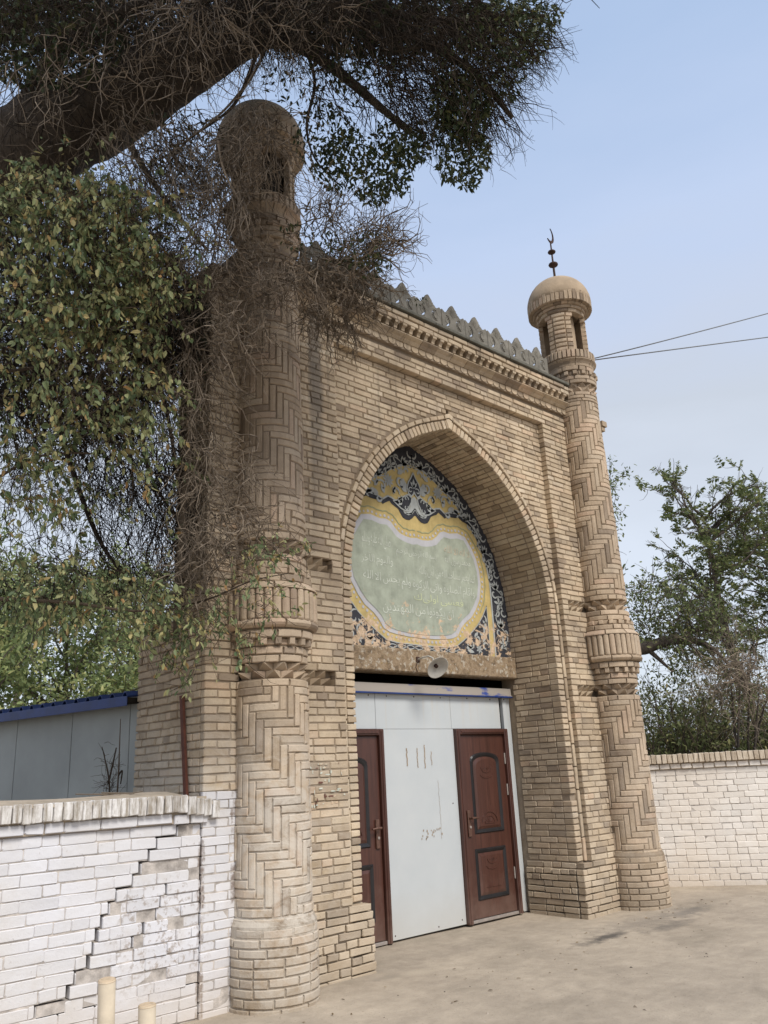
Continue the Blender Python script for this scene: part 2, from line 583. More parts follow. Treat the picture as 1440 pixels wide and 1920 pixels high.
def painted(name, col, var=0.2, peel=1.0, under=None):
    m, t, b = new_mat(name)
    p = posn(t)
    xyz = posz(t, p)
    n1 = noise(t, 7, 6, 0.65, p)
    n2 = noise(t, 2.2, 4, 0.6, p)
    st = noise(t, 1, 5, 0.6, scaled(t, p, (22, 22, 2)))
    c = ramp(t, n1, [(0.25, tuple(x * (1 - var) for x in col)), (0.75, tuple(min(1, x * (1 + var)) for x in col))])
    c = mix(t, math_(t, 'MULTIPLY', ramp(t, st, [(0.5, 0.0), (0.75, 1.0)]), 0.25), c, tuple(min(1, x * 1.35 + 0.03) for x in col))
    if under:                                              # brush strokes worn through to the paint below
        c = mix(t, math_(t, 'MULTIPLY', ramp(t, noise(t, 16, 5, 0.7, p), [(0.45, 0.0), (0.68, 1.0)]), 0.6), c, under)
    # plaster laid bare where the paint flaked off, mostly along the bottom
    pl = noise(t, 9, 8, 0.75, p, 0.5)
    zz = math_(t, 'MULTIPLY_ADD', xyz['Z'], -1.0, 3.42)
    pm = math_(t, 'MULTIPLY_ADD', zz, 0.42, math_(t, 'MULTIPLY', n2, 0.25))
    pm = math_(t, 'MINIMUM', pm, 0.30)
    pk = ramp(t, math_(t, 'ADD', pl, pm), [(0.80, 0.0), (0.84, 1.0)])
    pcol = ramp(t, noise(t, 30, 4, 0.6, p), [(0.3, (0.40, 0.28, 0.18)), (0.7, (0.62, 0.47, 0.33))])
    c = mix(t, math_(t, 'MULTIPLY', pk, peel), c, pcol)
    t.links.new(c, b.inputs['Base Color'])
    b.inputs['Roughness'].default_value = 0.8
    b.inputs['Specular IOR Level'].default_value = 0.25
    return m


M_PBLACK = painted('paint_black', (0.034, 0.035, 0.042), 0.4)
M_PYEL = painted('paint_yellow', (0.45, 0.345, 0.145), 0.24)
M_PLAV = painted('paint_lavender', (0.41, 0.405, 0.42), 0.12)
M_PGRN = painted('paint_green', (0.30, 0.325, 0.26), 0.28)
M_PGREY = painted('paint_grey', (0.33, 0.345, 0.335), 0.2)
M_PGRN2 = painted('paint_grey_green', (0.26, 0.27, 0.16), 0.2)
M_PTEXT = painted('paint_text', (0.55, 0.575, 0.50), 0.25, 1.0, (0.30, 0.325, 0.26))
M_PTEXT2 = painted('paint_text_pale_green', (0.52, 0.56, 0.33), 0.2, 1.0, (0.30, 0.325, 0.26))
M_PTEXT3 = painted('paint_text_faded_red', (0.46, 0.38, 0.28), 0.2, 1.0, (0.30, 0.325, 0.26))


def panel_mat():
    m, t, b = new_mat('white_sheet_steel')
    p = posn(t)
    xyz = posz(t, p)
    st = noise(t, 1, 5, 0.6, scaled(t, p, (14, 14, 0.7)))
    n1 = noise(t, 2.5, 5, 0.6, p)
    c = mix(t, ramp(t, n1, [(0.35, 0.0), (0.7, 1.0)]), (0.44, 0.465, 0.475), (0.475, 0.495, 0.50))
    dust = math_(t, 'MULTIPLY', ramp(t, math_(t, 'MULTIPLY', xyz['Z'], 0.4), [(0.72, 0.0), (0.94, 1.0)]), ramp(t, st, [(0.5, 0.0), (0.72, 1.0)]))
    c = mix(t, math_(t, 'MULTIPLY', dust, 0.5), c, (0.48, 0.40, 0.29))
    low = ramp(t, math_(t, 'MULTIPLY_ADD', n1, 0.5, xyz['Z']), [(0.25, 0.45), (0.7, 0.0)])
    c = mix(t, low, c, (0.46, 0.42, 0.36))
    t.links.new(c, b.inputs['Base Color'])
    b.inputs['Roughness'].default_value = 0.42
    b.inputs['Specular IOR Level'].default_value = 0.4
    return m


M_PANEL = panel_mat()


def door_mat():
    m, t, b = new_mat('brown_door_enamel')
    p = posn(t)
    xyz = posz(t, p)
    gr = noise(t, 1, 6, 0.65, scaled(t, p, (38, 38, 2.0)))
    c = ramp(t, gr, [(0.3, (0.042, 0.016, 0.011)), (0.6, (0.075, 0.029, 0.020)), (0.8, (0.105, 0.044, 0.030))])
    n1 = noise(t, 5, 5, 0.65, p)
    low = math_(t, 'MULTIPLY', ramp(t, math_(t, 'MULTIPLY_ADD', n1, 1.1, xyz['Z']), [(0.55, 0.6), (1.4, 0.0)]), 1.0)
    c = mix(t, low, c, (0.15, 0.095, 0.075))
    t.links.new(c, b.inputs['Base Color'])
    b.inputs['Roughness'].default_value = 0.36
    b.inputs['Specular IOR Level'].default_value = 0.5
    return m


M_DOOR = door_mat()
M_DBLACK = plain('black_enamel', (0.014, 0.013, 0.014), 0.4, 0.45, 0.3, 10)
M_HANDLE = plain('bronze_handle', (0.13, 0.07, 0.05), 0.45, 0.5, 0.3, 20, 0, 0.4)
M_STEEL = plain('dull_steel', (0.33, 0.29, 0.26), 0.5, 0.5, 0.2, 20, 0, 0.3)


def cap_mat():
    m, t, b = new_mat('worn_blue_capping')
    p = posn(t)
    xyz = posz(t, p)
    n1 = noise(t, 3.0, 5, 0.6, scaled(t, p, (1, 1, 3)), 0.3)
    f = ramp(t, math_(t, 'MULTIPLY_ADD', xyz['X'], 0.10, n1), [(0.86, 0.0), (0.95, 1.0)])
    c = mix(t, f, (0.30, 0.265, 0.23), (0.03, 0.06, 0.25))
    t.links.new(c, b.inputs['Base Color'])
    b.inputs['Roughness'].default_value = 0.5
    return m


M_CAP = cap_mat()
M_BLUE = plain('blue_sheet', (0.012, 0.032, 0.14), 0.4, 0.4, 0.35, 6)
M_SHED = plain('grey_sheet_wall', (0.32, 0.335, 0.32), 0.6, 0.3, 0.15, 1.6)
M_PIPE = plain('cream_pipe', (0.66, 0.57, 0.44), 0.5, 0.35, 0.16, 9, 0.15)
M_LAMP = plain('enamel_reflector', (0.42, 0.40, 0.36), 0.4, 0.4, 0.2, 12)
M_CABLE = plain('cable_grey', (0.17, 0.18, 0.19), 0.6, 0.3, 0.1)


def leaf_mat(name, stops, trans=0.3):
    m = bpy.data.materials.new(name)
    m.use_nodes = True
    t = m.node_tree
    for n in list(t.nodes):
        t.nodes.remove(n)
    o = N(t, 'ShaderNodeOutputMaterial')
    r = piece_random(t)
    c = ramp(t, r, stops)
    d = N(t, 'ShaderNodeBsdfPrincipled')
    d.inputs['Roughness'].default_value = 0.55
    d.inputs['Specular IOR Level'].default_value = 0.3
    tr = N(t, 'ShaderNodeBsdfTranslucent')
    t.links.new(c, d.inputs['Base Color'])
    t.links.new(c, tr.inputs['Color'])
    mx = N(t, 'ShaderNodeMixShader')
    mx.inputs[0].default_value = trans
    t.links.new(d.outputs[0], mx.inputs[1])
    t.links.new(tr.outputs[0], mx.inputs[2])
    t.links.new(mx.outputs[0], o.inputs[0])
    return m


M_LEAFV = leaf_mat('vine_leaf', [(0, (0.094, 0.132, 0.061)), (0.3, (0.164, 0.211, 0.098)), (0.55, (0.259, 0.297, 0.142)), (0.80, (0.376, 0.386, 0.185)), (0.94, (0.470, 0.404, 0.185)), (1, (0.451, 0.264, 0.108))])
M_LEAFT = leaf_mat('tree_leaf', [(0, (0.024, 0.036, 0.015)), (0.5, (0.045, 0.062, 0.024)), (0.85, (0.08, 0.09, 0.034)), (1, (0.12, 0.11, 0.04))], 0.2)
M_LEAFE = leaf_mat('elm_leaf', [(0, (0.094, 0.124, 0.046)), (0.5, (0.165, 0.197, 0.078)), (0.85, (0.242, 0.270, 0.110)), (1, (0.313, 0.292, 0.114))], 0.45)
M_LEAFS = leaf_mat('shrub_leaf', [(0, (0.085, 0.102, 0.039)), (0.5, (0.163, 0.185, 0.071)), (0.85, (0.256, 0.260, 0.104)), (1, (0.327, 0.281, 0.123))], 0.4)
M_LEAFD = leaf_mat('far_leaf', [(0, (0.15, 0.20, 0.085)), (0.5, (0.27, 0.33, 0.14)), (0.85, (0.42, 0.46, 0.20)), (1, (0.52, 0.50, 0.22))], 0.45)


def bark(name, lo, hi, sc=(20, 20, 3)):
    m, t, b = new_mat(name)
    p = posn(t)
    n1 = noise(t, 1, 6, 0.7, scaled(t, p, sc), 0.8)
    t.links.new(ramp(t, n1, [(0.3, lo), (0.7, hi)]), b.inputs['Base Color'])
    b.inputs['Roughness'].default_value = 0.95
    bump(t, b, n1, 0.9, 0.04)
    return m


M_BARK = bark('old_bark', (0.030, 0.022, 0.016), (0.105, 0.08, 0.058))
M_BARK2 = bark('grey_bark', (0.06, 0.048, 0.038), (0.15, 0.12, 0.095))


def twig_mat(name, lo, hi):
    m, t, b = new_mat(name)
    r = piece_random(t)
    t.links.new(ramp(t, r, [(0, lo), (1, hi)]), b.inputs['Base Color'])
    b.inputs['Roughness'].default_value = 0.9
    b.inputs['Specular IOR Level'].default_value = 0.15
    return m


M_TWIGD = twig_mat('dark_twig', (0.018, 0.014, 0.011), (0.065, 0.05, 0.037))
M_TWIGP = twig_mat('pale_dead_twig', (0.08, 0.062, 0.045), (0.33, 0.265, 0.20))
M_TWIGB = twig_mat('brown_twig', (0.04, 0.03, 0.022), (0.12, 0.09, 0.065))


# ------------------------------------------------------------------ pieces (bricks, tiles): individuals where they show largest, the rest joined
TEMPL = {}


def tmpl(key, V, F):
    if key not in TEMPL:
        TEMPL[key] = (np.asarray(V, float), F, {})
    return key


def flat_brick(L, H, D, var, rough=0.004, cham=0.005):
    """front face towards -y, centred on its front; irregular outline"""
    key = ('flat', round(L, 3), round(H, 3), round(D, 3), var, rough)
    if key in TEMPL:
        return key
    rg = random.Random(hash((round(L * 1000), round(H * 1000), var, 5)))
    j = lambda s=1.0: rg.uniform(-rough, rough) * s
    hx, hz = L / 2, H / 2
    k = min(hx, hz) * rg.uniform(0.07, 0.24)
    out = []
    for sx, sz, first in ((-1, -1, 'z'), (1, -1, 'x'), (1, 1, 'z'), (-1, 1, 'x')):
        kk = k * rg.uniform(0.4, 1.6)
        a = (sx * hx + j(0.6), sz * (hz - kk) + j(0.6))
        c = (sx * (hx - kk * 1.2) + j(), sz * hz + j(0.6))
        out += [a, c] if first == 'z' else [c, a]
    n = len(out)
    V, F = [], []
    ty, tz = rg.uniform(-0.02, 0.02), rg.uniform(-0.03, 0.03)
    for x, z in out:
        V.append((x, D, z))
    for x, z in out:
        V.append((x, cham + rg.uniform(0, 0.003), z))
    for x, z in out:
        s = 1 - cham / hx
        q = 1 - cham / hz
        V.append((x * s, x * ty + z * tz + rg.uniform(-0.001, 0.001), z * q))
    for i in range(n):
        i2 = (i + 1) % n
        F.append([i, i2, n + i2, n + i])
        F.append([n + i, n + i2, 2 * n + i2, 2 * n + i])
    F.append([2 * n + i for i in range(n)])
    return tmpl(key, V, F)


def curve_brick(r, dang, h, depth, var=0, cham=0.006, n=None, prof=None, rough=0.003):
    """piece wrapped on a cylinder of radius r about z, centred on angle 0 and z 0"""
    key = ('curve', round(r, 4), round(dang, 4), round(h, 4), round(depth, 4), var, str(prof), rough)
    if key in TEMPL:
        return key
    rg = random.Random(hash((round(r * 1000), round(dang * 1000), round(h * 1000), var)))
    if n is None:
        n = max(1, int(math.ceil(dang / 0.19)))
    if prof is None:
        prof = [(-depth, -h / 2), (-cham, -h / 2), (0, -h / 2 + cham), (0, h / 2 - cham), (-cham, h / 2), (-depth, h / 2)]
    m = len(prof)
    V, F = [], []
    dz0, dz1 = rg.uniform(-rough, rough), rg.uniform(-rough, rough)
    for k in range(n + 1):
        t = k / n
        a = (t - 0.5) * dang
        rr = rg.uniform(-rough * 0.7, rough * 0.7)
        for i, (dr, z) in enumerate(prof):
            rad = r + dr + (rr if 0 < i < m - 1 else 0)
            aa = a
            if k in (0, n) and 1 < i < m - 2:
                aa = a * (1 - 2 * min(cham / r, dang * 0.12) / dang)
            zz = z + (dz0 * (1 - t) + dz1 * t) * (1 if z < 0 else 0.7)
            V.append((rad * math.cos(aa), rad * math.sin(aa), zz))
    for k in range(n):
        for i in range(m - 1):
            a, c = k * m + i, (k + 1) * m + i
            F.append([a, c, c + 1, a + 1])
    F.append([i for i in range(m)])
    F.append([n * m + i for i in range(m)][::-1])
    return tmpl(key, V, F)


class Pieces:
    def __init__(s, name, mat, stuff, smooth=False):
        s.name, s.mat, s.stuff, s.L, s.smooth = name, mat, stuff, [], smooth

    def add(s, key, M, tone=None, mat=None):
        s.L.append((key, M, random.random() if tone is None else tone, mat))

    def finish(s, parent, cap=300):
        C = []
        for key, M, tone, mat in s.L:
            V = TEMPL[key][0]
            lo, hi = V.min(0), V.max(0)
            c = M @ Vector((lo + hi) / 2)
            d = np.array(c) - CAM
            z = d @ FW
            size = float(np.prod(np.sort(hi - lo)[1:]))
            score = 0.0
            if z > 0.2:
                px, py = 720 + FPX * (d @ RT) / z, 960 - FPX * (d @ UP) / z
                if -20 < px < 1460 and -20 < py < 1940:
                    n = (M.to_3x3() @ Vector((0, -1, 0) if key[0] == 'flat' else (1, 0, 0))).normalized()
                    f = -np.array(n) @ d / np.linalg.norm(d)
                    score = size / z ** 2 * max(f, 0.0)
            C.append(score)
        order = sorted(range(len(C)), key=lambda i: -C[i])
        first = [i for i in order[:cap] if C[i] > 0]
        rest = order[len(first):]
        out = []
        for i in first:
            key, M, tone, mat = s.L[i]
            V, F, cache = TEMPL[key]
            mt = mat or s.mat
            me = cache.get(mt.name)
            if me is None:
                me = mesh_np(s.name, V, F, mt, None, s.smooth)
                cache[mt.name] = me
            out.append(obj(s.name, me, parent, M))
        groups = {}
        for i in rest:
            groups.setdefault((s.L[i][3] or s.mat).name, []).append(i)
        for mn, ids in groups.items():
            VV, FF, TT, b = [], [], [], 0
            for i in ids:
                key, M, tone, mat = s.L[i]
                V, F, _ = TEMPL[key]
                A = np.array(M)
                VV.append(V @ A[:3, :3].T + A[:3, 3])
                FF += [[q + b for q in f] for f in F]
                TT += [tone] * len(F)
                b += len(V)
            o = obj(s.stuff, mesh_np(s.stuff, np.concatenate(VV), FF, bpy.data.materials[mn], TT, s.smooth), parent)
            o['kind'] = 'stuff'
        return out


def frame(o, ux, uy, uz):
    return Matrix(((ux[0], uy[0], uz[0], o[0]), (ux[1], uy[1], uz[1], o[1]), (ux[2], uy[2], uz[2], o[2]), (0, 0, 0, 1)))


BL, BH, PITCH, JT = 0.226, 0.0525, 0.0628, 0.010
HB = 0.108


def CZ(i):
    """height of the bottom of brick course i"""
    return 0.03 + i * PITCH


def course(P, org, ux, uy, u0, u1, z, h=BH, joint=JT, stagger=None, style='mix', face_j=0.004, D=0.05, rough=0.005, mat=None, lens=(BL, HB)):
    """lay one course of bricks from u0 to u1 along ux (front towards -uy)"""
    uz = (0, 0, 1)
    u = u0
    k = 0
    full, half = lens
    if stagger is None:
        stagger = random.choice((1.0, 0.5, 0.75, 0.3))
    while u < u1 - 0.02:
        if k == 0:
            L = full * stagger if style != 'head' else half
        elif style == 'stretch':
            L = full
        elif style == 'head':
            L = half
        else:
            L = random.choice((full, full, half, full, half))
        L *= random.uniform(0.97, 1.03)
        if u + L > u1 - 0.035:
            L = u1 - u
        base = full if L > full * 0.62 else half
        key = flat_brick(base, h, D, random.randrange(6), rough)
        c = u + L / 2
        f = random.uniform(-face_j, face_j)
        dz = random.uniform(-0.0025, 0.0025)
        pos = [org[i] + ux[i] * c + uy[i] * f for i in range(3)]
        pos[2] += z + h / 2 + dz
        s = L / base
        tilt = random.uniform(-0.010, 0.010)
        R = frame(pos, [q * s for q in ux], uy, uz) @ Matrix.Rotation(tilt, 4, 'Y')
        P.add(key, R, None, mat)
        u += L + joint
        k += 1


# ------------------------------------------------------------------ ground
def ground():
    n = 90
    xs = np.concatenate([[-400, -120, -40, -18], np.linspace(-10, 16, n), [24, 45, 120, 400]])
    ys = np.concatenate([[-400, -120, -40, -18], np.linspace(-10, 16, n), [24, 45, 120, 400]])
    X, Y = np.meshgrid(xs, ys)
    Z = 0.012 * np.sin(X * 0.9 + 1.3) * np.cos(Y * 0.8) + 0.006 * np.sin(X * 2.7 + Y * 1.9)
    Z += 0.015 * np.clip((X - 2) / 4, 0, 1.5)
    Z[np.abs(X) > 30] *= 0
    Z -= 0.012
    V = np.stack([X.ravel(), Y.ravel(), Z.ravel()], 1)
    w, hh = len(xs), len(ys)
    i = np.arange((w) * (hh)).reshape(hh, w)
    F = np.stack([i[:-1, :-1].ravel(), i[:-1, 1:].ravel(), i[1:, 1:].ravel(), i[1:, :-1].ravel()], 1)
    o = obj('ground', mesh_np('ground', V, F, M_GROUND, None, True))
    tag(o, 'tan dusty concrete yard with soot stains in front of the gate', None, None, 'structure')


ground()

# ------------------------------------------------------------------ the gate
W = 4.99
CX = 2.53           # middle of the portal
HP = 1.70           # half width of the recessed field
GATE = thing('gateway', 'tall tan brick arched gateway with two round minarets and a painted panel', 'gateway', (2.5, 0.3, 0))

ARCH = np.array([(1.535, 0.0), (1.535, 1.5), (1.535, 2.9), (1.532, 3.2), (1.515, 3.5), (1.47, 3.75), (1.39, 4.0), (1.28, 4.23), (1.13, 4.46), (0.94, 4.67),
                 (0.72, 4.855), (0.48, 5.0), (0.24, 5.105), (0.0, 5.195)])


def smooth_arch():
    P = [Vector((x, z)) for x, z in ARCH]
    out = []
    for i in range(len(P) - 1):
        p0, p1, p2, p3 = P[max(i - 1, 0)], P[i], P[i + 1], P[min(i + 2, len(P) - 1)]
        for k in range(10):
            t = k / 10
            out.append(0.5 * ((2 * p1) + (p2 - p0) * t + (2 * p0 - 5 * p1 + 4 * p2 - p3) * t * t + (3 * p1 - p0 - 3 * p2 + p3) * t ** 3))
    out.append(P[-1])
    return np.array([(max(v[0], 0), v[1]) for v in out])


AP = smooth_arch()
AS = np.concatenate([[0], np.cumsum(np.hypot(*np.diff(AP, axis=0).T))])


def arch_at(s):
    s = min(max(s, 0), AS[-1])
    x, z = np.interp(s, AS, AP[:, 0]), np.interp(s, AS, AP[:, 1])
    e = 0.03
    xa, za = np.interp(max(s - e, 0), AS, AP[:, 0]), np.interp(max(s - e, 0), AS, AP[:, 1])
    xb, zb = np.interp(min(s + e, AS[-1]), AS, AP[:, 0]), np.interp(min(s + e, AS[-1]), AS, AP[:, 1])
    l = math.hypot(xb - xa, zb - za)
    tx, tz = (xb - xa) / l, (zb - za) / l
    return x, z, tx, tz              # tangent going up, towards the middle


def half_at(z, off=0.0):
    """half width of the opening (offset outwards) at height z"""
    X, Z = [], []
    for s in np.linspace(0, AS[-1], 160):
        x, zz, tx, tz = arch_at(s)
        X.append(x + tz * off)
        Z.append(zz - tx * off)
    # the two flanks meet at the middle a little above the apex
    X.append(0)
    Z.append(Z[-1] + 0.4 * X[-2] if X[-2] > 0 else Z[-1])
    return float(np.interp(z, Z, X)) if z < Z[-1] else 0.0


EXT_Z = [z for z in np.arange(0, 5.6, 0.02)]
EXT = [half_at(z, 0.170) for z in EXT_Z]
INT = [half_at(z, 0.0095) for z in EXT_Z]


def ext(z):
    return float(np.interp(z, EXT_Z, EXT)) if z < EXT_Z[-1] else 0.0


# --- mortar body
mb = MB()
Y_STRIP, Y_FIELD = 0.045, 0.122
xl, xr = CX - HP, CX + HP
for (a, b2, lo, hi) in ((-0.30, xl - 0.006, -0.30, xl - HB), (xr + 0.006, W + 0.30, xr + HB, W + 0.30)):
    zc = [-0.05, CZ(36) - 0.006, CZ(38) - 0.005, CZ(52) - 0.006, CZ(54) - 0.005, 5.688]
    for q in range(5):
        if q % 2:                                     # pockets for the zigzag tiles
            mb.box(lo, hi, Y_STRIP + 0.085, 0.95, zc[q], zc[q + 1])
            if lo > a:
                mb.box(a, lo, Y_STRIP + 0.0095, 0.95, zc[q], zc[q + 1])
            if hi < b2:
                mb.box(hi, b2, Y_STRIP + 0.0095, 0.95, zc[q], zc[q + 1])
        else:
            mb.box(a, b2, Y_STRIP + 0.0095, 0.95, zc[q], zc[q + 1])
mb.box(-0.30, W + 0.30, Y_STRIP + 0.0095, 0.95, 5.688, 6.26)
# field with the arched hole
xs = sorted(set([-HP, HP] + list(np.linspace(-HP, HP, 69)) + [s_ * v for s_ in (-1, 1) for v in (1.5445, 1.542, 1.538, 1.532, 1.525, 1.515)]))
inv = lambda dx: float(np.interp(-abs(dx), [-a for a in INT], EXT_Z)) if abs(dx) < 1.5444 else 0.0
yf, ybk = Y_FIELD + 0.0095, 0.95
for a, b2 in zip(xs[:-1], xs[1:]):
    if abs(a + b2) / 2 > HP - 0.0001:
        continue
    za, zb = max(inv(a), 3.0), max(inv(b2), 3.0)
    if abs(a + b2) / 2 > 1.5445:
        za = zb = 0
    V = [(CX + a, yf, za), (CX + b2, yf, zb), (CX + b2, yf, 5.688), (CX + a, yf, 5.688),
         (CX + a, ybk, za), (CX + b2, ybk, zb), (CX + b2, ybk, 5.688), (CX + a, ybk, 5.688)]
    mb.add(V, [[0, 1, 2, 3], [5, 4, 7, 6], [4, 5, 1, 0]])
for s in (-1, 1):
    x = CX + s * 1.5445
    V = [(x, yf, 0), (x, ybk, 0), (x, ybk, 3.3), (x, yf, 3.3)]
    mb.add(V, [[0, 1, 2, 3]])
# flank piers behind both towers
for (x0, x1) in ((-0.567, -0.301), (W + 0.301, W + 0.567)):
    mb.box(x0, x1, Y_STRIP + 0.0095, 0.557, -0.05, 6.02)
for (x0, x1) in ((-0.545, -0.301), (W + 0.301, W + 0.545)):
    mb.box(x0, x1, 0.558, 1.187, -0.05, 2.84)
mb.build('mortar_core', M_MORTAR, GATE)
mb = MB()
mb.box(-0.576, -0.29, Y_STRIP + 0.004, Y_STRIP + 0.012, -0.04, 1.40)
mb.build('whitewashed_bed', M_WMORT, GATE)
# passage behind the doors, its shade put into near-black walls
mb = MB()
mb.box(0.6, 4.4, 2.3, 2.4, -0.05, 3.0)
mb.box(0.6, 0.7, 0.951, 2.299, -0.05, 3.0)
mb.box(4.3, 4.4, 0.951, 2.299, -0.05, 3.0)
mb.box(0.6, 4.4, 0.951, 2.4, 3.001, 3.1)
mb.build('passage_wall', M_DARK, GATE)

bricks = Pieces('brick', M_BRICK, 'brickwork')
# --- field and strips
ZIG = (36, 37, 52, 53)
for i in range(-1, 99):
    z = CZ(i)
    if z + BH > 5.90:
        break
    zt = z + BH
    if z > 5.66:                                     # band above the frame
        course(bricks, (0, Y_STRIP, 0), (1, 0, 0), (0, 1, 0), 0.27, W - 0.27, z, D=0.10)
        continue
    # strips beside the columns
    cr = 0.335 if z < 0.53 else 0.285
    if i >= 8:
        if i in ZIG:
            course(bricks, (0, Y_STRIP, 0), (1, 0, 0), (0, 1, 0), xl - HB, xl, z, stagger=0.5, D=0.10)
            course(bricks, (0, Y_STRIP, 0), (1, 0, 0), (0, 1, 0), xr, xr + HB, z, stagger=0.5, D=0.10)
        else:
            course(bricks, (0, Y_STRIP, 0), (1, 0, 0), (0, 1, 0), cr, xl, z, D=0.10)
            course(bricks, (0, Y_STRIP, 0), (1, 0, 0), (0, 1, 0), xr, W - cr, z, D=0.10)
    # recessed field
    e = max(ext(z), ext(zt))
    if e < HP - 0.03:
        if e <= 0.02:
            course(bricks, (CX, Y_FIELD, 0), (1, 0, 0), (0, 1, 0), -HP, HP, z)
        else:
            course(bricks, (CX, Y_FIELD, 0), (1, 0, 0), (0, 1, 0), -HP, -e, z)
            course(bricks, (CX, Y_FIELD, 0), (1, 0, 0), (0, 1, 0), e, HP, z)
# --- plinth at the foot of the jambs, wider than the pier above, its inner edge broken
for i in range(-1, 8):
    z = CZ(i)
    for s in (-1, 1):
        inner = (1.492 if s < 0 else 1.512) - 0.014 * random.random() + (0.03 if i == 7 else 0)
        a, b2 = (0.315, CX - inner) if s < 0 else (CX + inner, W - 0.315)
        course(bricks, (0, 0.030, 0), (1, 0, 0), (0, 1, 0), a, b2, z, D=0.09, rough=0.007, face_j=0.006)
        # its face inside the doorway
        xq = CX + s * inner
        if s > 0:
            course(bricks, (xq, 0.14, 0), (0, -1, 0), (1, 0, 0), -0.66, 0.0, z, D=0.05, rough=0.006)
        else:
            course(bricks, (xq, 0.14, 0), (0, 1, 0), (-1, 0, 0), 0.0, 0.66, z, D=0.05, rough=0.006)
# --- intrados: courses follow the arch, bricks run into the depth
s = CZ(8)
ns = int((AS[-1] - s) / PITCH)
while s < AS[-1] - 0.03:
    x, z, tx, tz = arch_at(s + PITCH / 2)
    for sd in (-1, 1):
        # outward normal of the vault (into the wall)
        nx, nzv = tz * sd, -tx
        tgx, tgz = tx * sd, tz
        # walk along y
        y = 0.235
        k = 0
        st = random.choice((1.0, 0.5, 0.7))
        while y < 0.755:
            L = BL * st if k == 0 else random.choice((BL, BL, HB))
            L = min(L, 0.775 - y)
            if L < 0.03:
                break
            base = BL if L > 0.15 else HB
            key = flat_brick(base, BH, 0.05, random.randrange(6), 0.005)
            f = random.uniform(-0.004, 0.004)
            o = (CX + sd * x + nx * f, y + L / 2, z + nzv * f)
            uy = (nx, 0, nzv)                    # the brick's face looks into the opening
            uz = (tgx, 0, tgz)
            ux = Vector(uy).cross(Vector(uz))
            bricks.add(key, frame(o, [q * (L / base) for q in ux], uy, uz))
            y += L + JT
            k += 1
    s += PITCH

# --- ring of bricks on edge round the opening, then a thin outer line of long bricks
ringb = Pieces('ring_brick', M_BRICK, 'ring_brickwork')
s = CZ(8)
while s < AS[-1] - 0.035:
    x, z, tx, tz = arch_at(s + PITCH / 2)
    for sd in (-1, 1):
        if sd > 0 and z < 1.35 and random.random() < 0.18 * (1.35 - z):
            continue                                   # knocked off low on the right jamb
        nx, nzv = tz * sd, -tx
        L = 0.100
        key = flat_brick(L, BH, 0.115, random.randrange(6), 0.0045)
        f = random.uniform(-0.004, 0.004)
        if sd > 0:
            ux, uz = (nx, 0, nzv), (tx * sd, 0, tz)
        else:
            ux, uz = (-nx, 0, -nzv), (tx * sd, 0, tz)
        o = (CX + sd * x + nx * L / 2, 0.108 + f, z + nzv * L / 2)
        ringb.add(key, frame(o, ux, (0, 1, 0), uz))
    s += PITCH
ringb.finish(GATE)
mb = MB()
kp = [(-0.010, 5.197), (0.010, 5.197), (0.048, 5.292), (0.0, 5.31), (-0.048, 5.292)]
V = [(CX + x, y, z) for y in (0.107, 0.22) for x, z in kp]
mb.add(V, [[0, 1, 2, 3, 4], [0, 5, 6, 1], [1, 6, 7, 2], [2, 7, 8, 3], [3, 8, 9, 4], [4, 9, 5, 0]])
kp = [(-0.046, 5.303), (0.0, 5.322), (0.046, 5.303), (0.064, 5.348), (0.0, 5.372), (-0.064, 5.348)]
V = [(CX + x, y, z) for y in (0.098, 0.22) for x, z in kp]
mb.add(V, [[0, 1, 2, 3, 4, 5]] + [[i, i + 6, (i + 1) % 6 + 6, (i + 1) % 6] for i in range(6)])
mb.build('keystone', M_BRICK, GATE)
lineb = Pieces('edging_brick', M_BRICK, 'edging_brickwork')
s = CZ(8)
while s < AS[-1] - 0.02:
    L = 0.236 if s < 2.9 else 0.116
    L = min(L, AS[-1] - s)
    x, z, tx, tz = arch_at(s + L / 2)
    for sd in (-1, 1):
        nx, nzv = tz * sd, -tx
        off = 0.100 + 0.012 + 0.024
        base = 0.236 if L > 0.13 else 0.116
        # keep the brick upright: its length along the tangent
        key = flat_brick(base, 0.046, 0.07, random.randrange(6), 0.004)
        f = random.uniform(-0.003, 0.003)
        k = 1 + off * (0.12 if s > 3 else 0)
        o = (CX + sd * x + nx * off, 0.098 + f, z + nzv * off)
        t = Vector((tx * sd, 0, tz))
        ux = t * (L / base) * k
        uz = t.cross(Vector((0, 1, 0)))
        lineb.add(key, frame(o, ux, (0, 1, 0), uz))
    s += L + JT
lineb.finish(GATE)

# --- flank piers
for i in range(-1, 96):
    z = CZ(i)
    if z + BH > 6.02:
        break
    white = z < 1.42
    wm = M_WHITE_L if white else None
    course(bricks, (0, Y_STRIP, 0), (1, 0, 0), (0, 1, 0), -0.58, -0.27, z, stagger=(1.0 if i % 2 else 0.5), style='mix', mat=wm, h=BH + (0.0065 if white else 0), joint=0.004 if white else JT)
    course(bricks, (-0.58, 0, 0), (0, -1, 0), (1, 0, 0), -0.57, -Y_STRIP - 0.012 - 0.05, z)
    course(bricks, (W, Y_STRIP, 0), (1, 0, 0), (0, 1, 0), 0.27, 0.58, z)
    course(bricks, (W + 0.58, 0, 0), (0, 1, 0), (-1, 0, 0), Y_STRIP + 0.062, 0.57, z)
    if z + BH < 2.86:
        course(bricks, (-0.557, 0, 0), (0, -1, 0), (1, 0, 0), -1.20, -0.575, z, rough=0.006, face_j=0.006)
        course(bricks, (W + 0.557, 0, 0), (0, 1, 0), (-1, 0, 0), 0.575, 1.20, z)
bricks.finish(GATE)
mb = MB()
